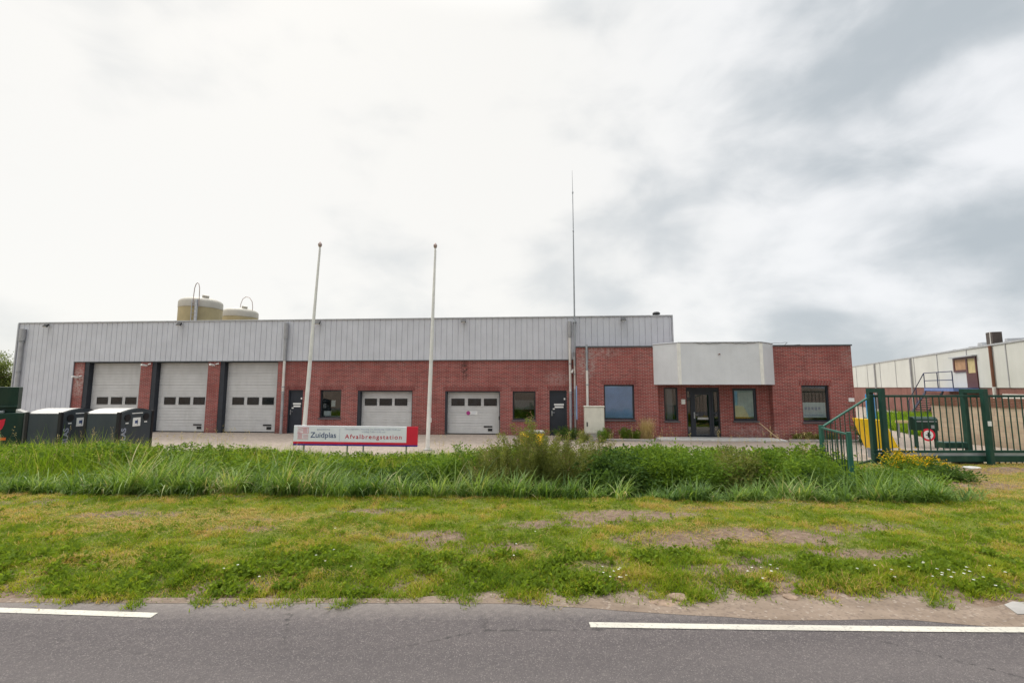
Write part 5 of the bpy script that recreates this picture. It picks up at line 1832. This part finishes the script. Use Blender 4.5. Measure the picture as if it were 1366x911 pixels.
def plant(name, x, y, label, cat, mat, nst, height, spread, leaf, lw, style, group=None, flower=None, seed=0, fuzz=1.0, z=None, fl=(26, 0.028, 0.07)):
    r = np.random.default_rng(seed)
    z0 = float(ground_z(x, y)) if z is None else z
    if z is None:
        height = height - z0          # height is given above yard level
    o = empty(name, (x, y, z0 - 0.02), 0, label, cat, group)
    stems, lv, tips = bush_arrays(r, nst, height, spread, leaf, lw, style, fuzz=fuzz)
    V, Q, T = stem_arrays(stems, 0.010, r)
    quads_obj('stems', V, Q, mat, o, T)
    V, Q, T = cat_meshes(lv)
    quads_obj('foliage', V, Q, mat, o, T)
    if flower:
        parts = []
        cnt, sz, sp = fl
        for tp in tips:
            q = cnt
            C = tp + np.stack([r.normal(0, sp, q), r.normal(0, sp, q), r.normal(0, sp * (1.3 if style == 'spire' else 0.5), q)], 1)
            D = r.normal(size=(q, 3)); D[:, 2] = np.abs(D[:, 2]) + 0.3; D /= np.linalg.norm(D, axis=1)[:, None]
            L = sz * (0.6 + 0.8 * r.random(q))
            V, Q = leaves(C, L, L * 0.7, D, 0.1, r)
            parts.append((V, Q, np.repeat(r.random(q), 4)))
        V, Q, T = cat_meshes(parts)
        quads_obj('flowers', V, Q, flower, o, T)['kind'] = 'stuff'
    return o


G1 = 'wild shrubs growing in the ditch'
# tall olive clump in the middle of the picture
plant('weed_shrub', 0.42, 10.80, 'tallest olive weed shrub, feathery, in front of the yellow grit bin', 'shrub', 'bush_olive', 67, 1.84, 0.90, 0.115, 0.26, 'spire', G1, 'flower_brown', 11, fl=(13, 0.024, 0.05))
plant('weed_shrub', -0.45, 10.60, 'olive weed shrub with brown heads left of the tallest shrub', 'shrub', 'bush_olive', 48, 1.35, 0.72, 0.103, 0.26, 'spire', G1, 'flower_brown', 12, fl=(7, 0.024, 0.05))
plant('weed_shrub', 1.25, 11.10, 'yellowish olive weed shrub right of the tallest shrub', 'shrub', 'bush_olive', 56, 1.47, 0.84, 0.103, 0.30, 'spire', G1, 'flower_brown', 13, fl=(7, 0.024, 0.05))
plant('weed_shrub', 2.05, 11.60, 'weed shrub with rusty brown seed heads below the utility cabinet', 'shrub', 'bush_olive', 45, 1.42, 0.80, 0.103, 0.28, 'spire', G1, 'flower_brown', 14, fl=(13, 0.026, 0.06))
plant('bramble_bush', 2.45, 10.70, 'dark green bramble mound below the utility cabinet', 'shrub', 'bush_dark', 78, 1.04, 0.92, 0.098, 0.62, 'round', G1, None, 15)
plant('weed_shrub', 3.35, 11.10, 'mid green leafy shrub before the left end of the office wing', 'shrub', 'bush_green', 78, 1.06, 0.86, 0.098, 0.45, 'round', G1, None, 16)
plant('weed_shrub', 4.35, 10.90, 'bushy green shrub with a taller sprig before the entrance door', 'shrub', 'bush_green', 81, 1.12, 0.92, 0.098, 0.42, 'round', G1, None, 17)
plant('weed_shrub', 5.35, 10.80, 'yellow green willowy shrub before the entrance window', 'shrub', 'bush_olive', 71, 1.08, 0.80, 0.098, 0.35, 'round', G1, 'flower_brown', 18, fl=(4, 0.024, 0.04))
plant('bramble_bush', 6.25, 10.70, 'dark green bush right of the entrance, in the ditch', 'shrub', 'bush_green', 73, 0.98, 0.80, 0.092, 0.5, 'round', G1, None, 19)
plant('bramble_bush', 6.75, 10.25, 'low dark bramble mound near the foot of the level railing', 'shrub', 'bush_dark', 63, 0.52, 0.80, 0.098, 0.6, 'round', G1, None, 20)
plant('weed_shrub', 7.35, 10.80, 'grassy green shrub left of the level railing', 'shrub', 'bush_green', 59, 0.88, 0.71, 0.092, 0.38, 'round', G1, None, 21)
plant('weed_shrub', 8.15, 9.65, 'pale green leafy shrub at the right end of the ditch', 'shrub', 'bush_green', 78, 0.5, 0.71, 0.081, 0.42, 'round', G1, None, 22)
plant('bramble_bush', 7.25, 9.80, 'dark bush between the level railing and the verge', 'shrub', 'bush_dark', 52, 0.48, 0.57, 0.092, 0.5, 'round', G1, None, 23)
plant('weed_shrub', 9.15, 10.55, 'green shrub between the level railing and the yellow flowers', 'shrub', 'bush_green', 78, 0.56, 0.78, 0.086, 0.42, 'round', G1, None, 24)
plant('bramble_bush', 10.75, 11.20, 'dark leafy shrub below the right yellow flowers', 'shrub', 'bush_dark', 59, 0.36, 0.60, 0.092, 0.55, 'round', G1, None, 25)
plant('bramble_bush', -2.5, 10.80, 'dark green nettle patch below the red end of the signboard', 'shrub', 'bush_dark', 71, 0.58, 0.86, 0.103, 0.55, 'round', G1, None, 26)
plant('weed_shrub', -1.35, 11.10, 'green leafy shrub right of the second flagpole', 'shrub', 'bush_green', 71, 1.10, 0.71, 0.098, 0.4, 'round', G1, None, 27)
plant('bramble_bush', -4.6, 10.90, 'dark green leafy patch below the middle of the signboard', 'shrub', 'bush_green', 71, 0.46, 0.98, 0.103, 0.55, 'round', G1, None, 28)
plant('bramble_bush', -8.3, 11.10, 'leafy green patch in the tall grass left of the signboard', 'shrub', 'bush_green', 71, 0.73, 0.98, 0.103, 0.5, 'round', G1, None, 29)
G2 = 'yellow flowering weeds by the gate'
plant('ragwort', 10.05, 11.75, 'taller yellow flowering ragwort before the gate portal and barrier', 'plant', 'bush_green', 20, 0.72, 0.36, 0.086, 0.4, 'spire', G2, 'flower_yellow', 31, fl=(20, 0.040, 0.05))
plant('ragwort', 10.85, 11.9, 'shorter yellow flowering ragwort farther right, before the gate beam', 'plant', 'bush_green', 17, 0.54, 0.40, 0.086, 0.4, 'spire', G2, 'flower_yellow', 32, fl=(20, 0.040, 0.05))
plant('ragwort', 9.75, 11.55, 'low yellow flowering ragwort beside the sloping railing', 'plant', 'bush_green', 8, 0.6, 0.22, 0.081, 0.4, 'spire', G2, 'flower_yellow', 33, fl=(26, 0.03, 0.045))
# planting strip along the office wall
G3 = 'plants along the office wall'
x, y, _ = W(2.55, -1.55); plant('garden_shrub', x, y, 'low dark green shrub at the wall corner by the downpipes', 'shrub', 'bush_dark', 40, 0.62, 0.62, 0.07, 0.5, 'round', G3, None, 41, z=0.0)
x, y, _ = W(5.95, FV - 0.75)
r_ = np.random.default_rng(5)
n_ = 520
o_ = empty('ornamental_grass', (x, y, 0), 0, 'straw coloured tuft of ornamental grass before the brick office wall', 'plant', G3)
P_ = np.stack([r_.normal(0, 0.10, n_), r_.normal(0, 0.07, n_), np.zeros(n_)], 1)
V_, Q_ = blades(P_, 0.65 + 0.45 * r_.random(n_), np.full(n_, 0.010), r_.random(n_) * 6.28, 0.05 + 0.28 * r_.random(n_), 0.1 + 0.5 * r_.random(n_), 4)
quads_obj('blades', V_, Q_, 'flower_straw', o_, np.repeat(r_.random(n_), 10))
for k, (u, hgt, m_, fl_, lab) in enumerate(((4.35, 0.62, 'bush_olive', 'flower_purple', 'purple flowering weed under the blue blind window, nearest the cabinet'),
                                            (5.05, 0.78, 'bush_green', 'flower_purple', 'leafy purple flowering weed under the right side of the blue blind window'),
                                            (5.5, 0.55, 'bush_green', None, 'small green weed left of the straw coloured grass tuft'),
                                            (3.2, 0.5, 'bush_olive', 'flower_brown', 'brownish weed at the foot of the utility cabinet, left side'),
                                            (4.0, 0.72, 'bush_green', None, 'slender green weed at the right side of the utility cabinet'))):
    x, y, _ = W(u, FV - (0.55 if k < 3 else 1.45))
    plant('wall_weed', x, y, lab, 'plant', m_, 16, hgt, 0.32, 0.06, 0.4, 'spire', G3, fl_, 50 + k, z=0.0, fl=(10, 0.025, 0.04))
for k, (u, lab) in enumerate(((12.35, 'leftmost low green plant along the wall below the right office window'), (12.8, 'low green plant directly under the left edge of the right office window'), (13.25, 'low green plant under the middle of the right office window'), (13.75, 'rightmost low green plant along the wall before the railing'))):
    x, y, _ = W(u, FV - 0.35)
    plant('border_plant', x, y, lab, 'plant', 'bush_olive', 12, 0.42 + 0.05 * (k % 2), 0.20, 0.10, 0.25, 'spire', G3, None, 60 + k, z=0.0)
x, y, _ = W(14.6, FV - 1.3); plant('garden_shrub', x, y, 'dark green shrub behind the sloping railing at the building corner', 'shrub', 'bush_dark', 40, 1.15, 0.5, 0.08, 0.5, 'round', G3, None, 71, z=0.0)

# leaning dry stalk against the entrance wall
mb = MB()
x0, y0, _ = W(11.55, FV - 0.75); x1, y1, _ = W(10.95, FV - 0.05)
mb.tube([(x0, y0, 0.0), ((x0 + x1) / 2, (y0 + y1) / 2, 0.36), (x1, y1, 0.74)], 0.022, 6)
tag(mb.build('wooden_stick', 'wood_tan'), 'tan wooden stick leaning against the brick wall right of the entrance', 'stick')

# rough grass strip along the neighbouring building
N = 60000
x = 15 + rng.random(N) * 22
y = 20.5 + rng.random(N) * 14
fx = 22.9 + (y - 14.0) * 0.475
k = (x > 0.76 * y + 1.2) & (x < fx - 0.4) & (x > fx - 6.5 - 1.5 * fbm(x, y, 0.3, 3))
x, y = x[k], y[k]
m = len(x)
V, Q = blades(np.stack([x, y, np.zeros(m)], 1), 0.25 + 0.45 * rng.random(m), 0.02 + 0.02 * rng.random(m), rng.random(m) * 6.28, 0.1 + 0.3 * rng.random(m), 0.3 + 0.8 * rng.random(m), 3)
o = quads_obj('rough_grass', V, Q, 'tall_grass', tint=np.repeat(0.15 + 0.6 * rng.random(m), 8))
o['kind'] = 'stuff'
tag(o, 'rough green grass growing along the foot of the neighbouring hall', 'grass')


def tree(x, y, h, rad, seed, label):
    r = np.random.default_rng(seed)
    o = empty('leafy_tree', (x, y, 0), 0, label, 'tree', 'trees beyond the left end of the hall')
    mb = MB(); mb.tube([(0, 0, -0.1), (0.1, 0, h * 0.3), (0.05, 0.1, h * 0.6), (0.1, 0.1, h * 0.85)], [0.20, 0.15, 0.10, 0.04], 10)
    limbs = []
    for q in range(14):
        a = r.random() * 6.28
        z = h * (0.22 + 0.5 * r.random())
        e = np.array([math.cos(a) * rad * (0.5 + 0.4 * r.random()), math.sin(a) * rad * (0.5 + 0.4 * r.random()), z + h * (0.12 + 0.2 * r.random())])
        mb.tube([(0.05, 0.05, z), tuple((e + np.array([0, 0, z])) * np.array([0.5, 0.5, 0.5])), tuple(e)], [0.07, 0.045, 0.015], 6)
        limbs.append(e)
    mb.build('trunk', 'bark', o, smooth=True)
    parts = []
    for e in limbs + [np.array([0, 0, h * 0.9])] * 2 + [r.normal(size=3) * [rad * .5, rad * .5, h * .15] + [0, 0, h * .5] for _ in range(12)]:
        for _ in range(7):
            c = e + r.normal(size=3) * np.array([rad * 0.22, rad * 0.22, h * 0.07])
            q = 130
            C = c + r.normal(size=(q, 3)) * 0.28
            D = r.normal(size=(q, 3)); D /= np.linalg.norm(D, axis=1)[:, None]
            L = 0.10 + 0.10 * r.random(q)
            V, Q = leaves(C, L, L * 0.55, D, 0.15, r)
            parts.append((V, Q, np.repeat(np.clip(0.3 * r.random() + 0.6 * r.random(q), 0, 1), 4)))
    V, Q, T = cat_meshes(parts)
    quads_obj('crown', V, Q, 'tree_leaf', o, T)


tree(-52.5, 45.0, 4.7, 2.3, 1, 'broad green tree beyond the left corner of the hall, nearest the corner')
tree(-57.5, 47.0, 5.2, 2.6, 2, 'green tree at the left picture edge, left of the tree nearest the corner')
tree(-49.5, 52.0, 4.2, 2.4, 3, 'smaller green tree mostly hidden behind the left corner of the hall')
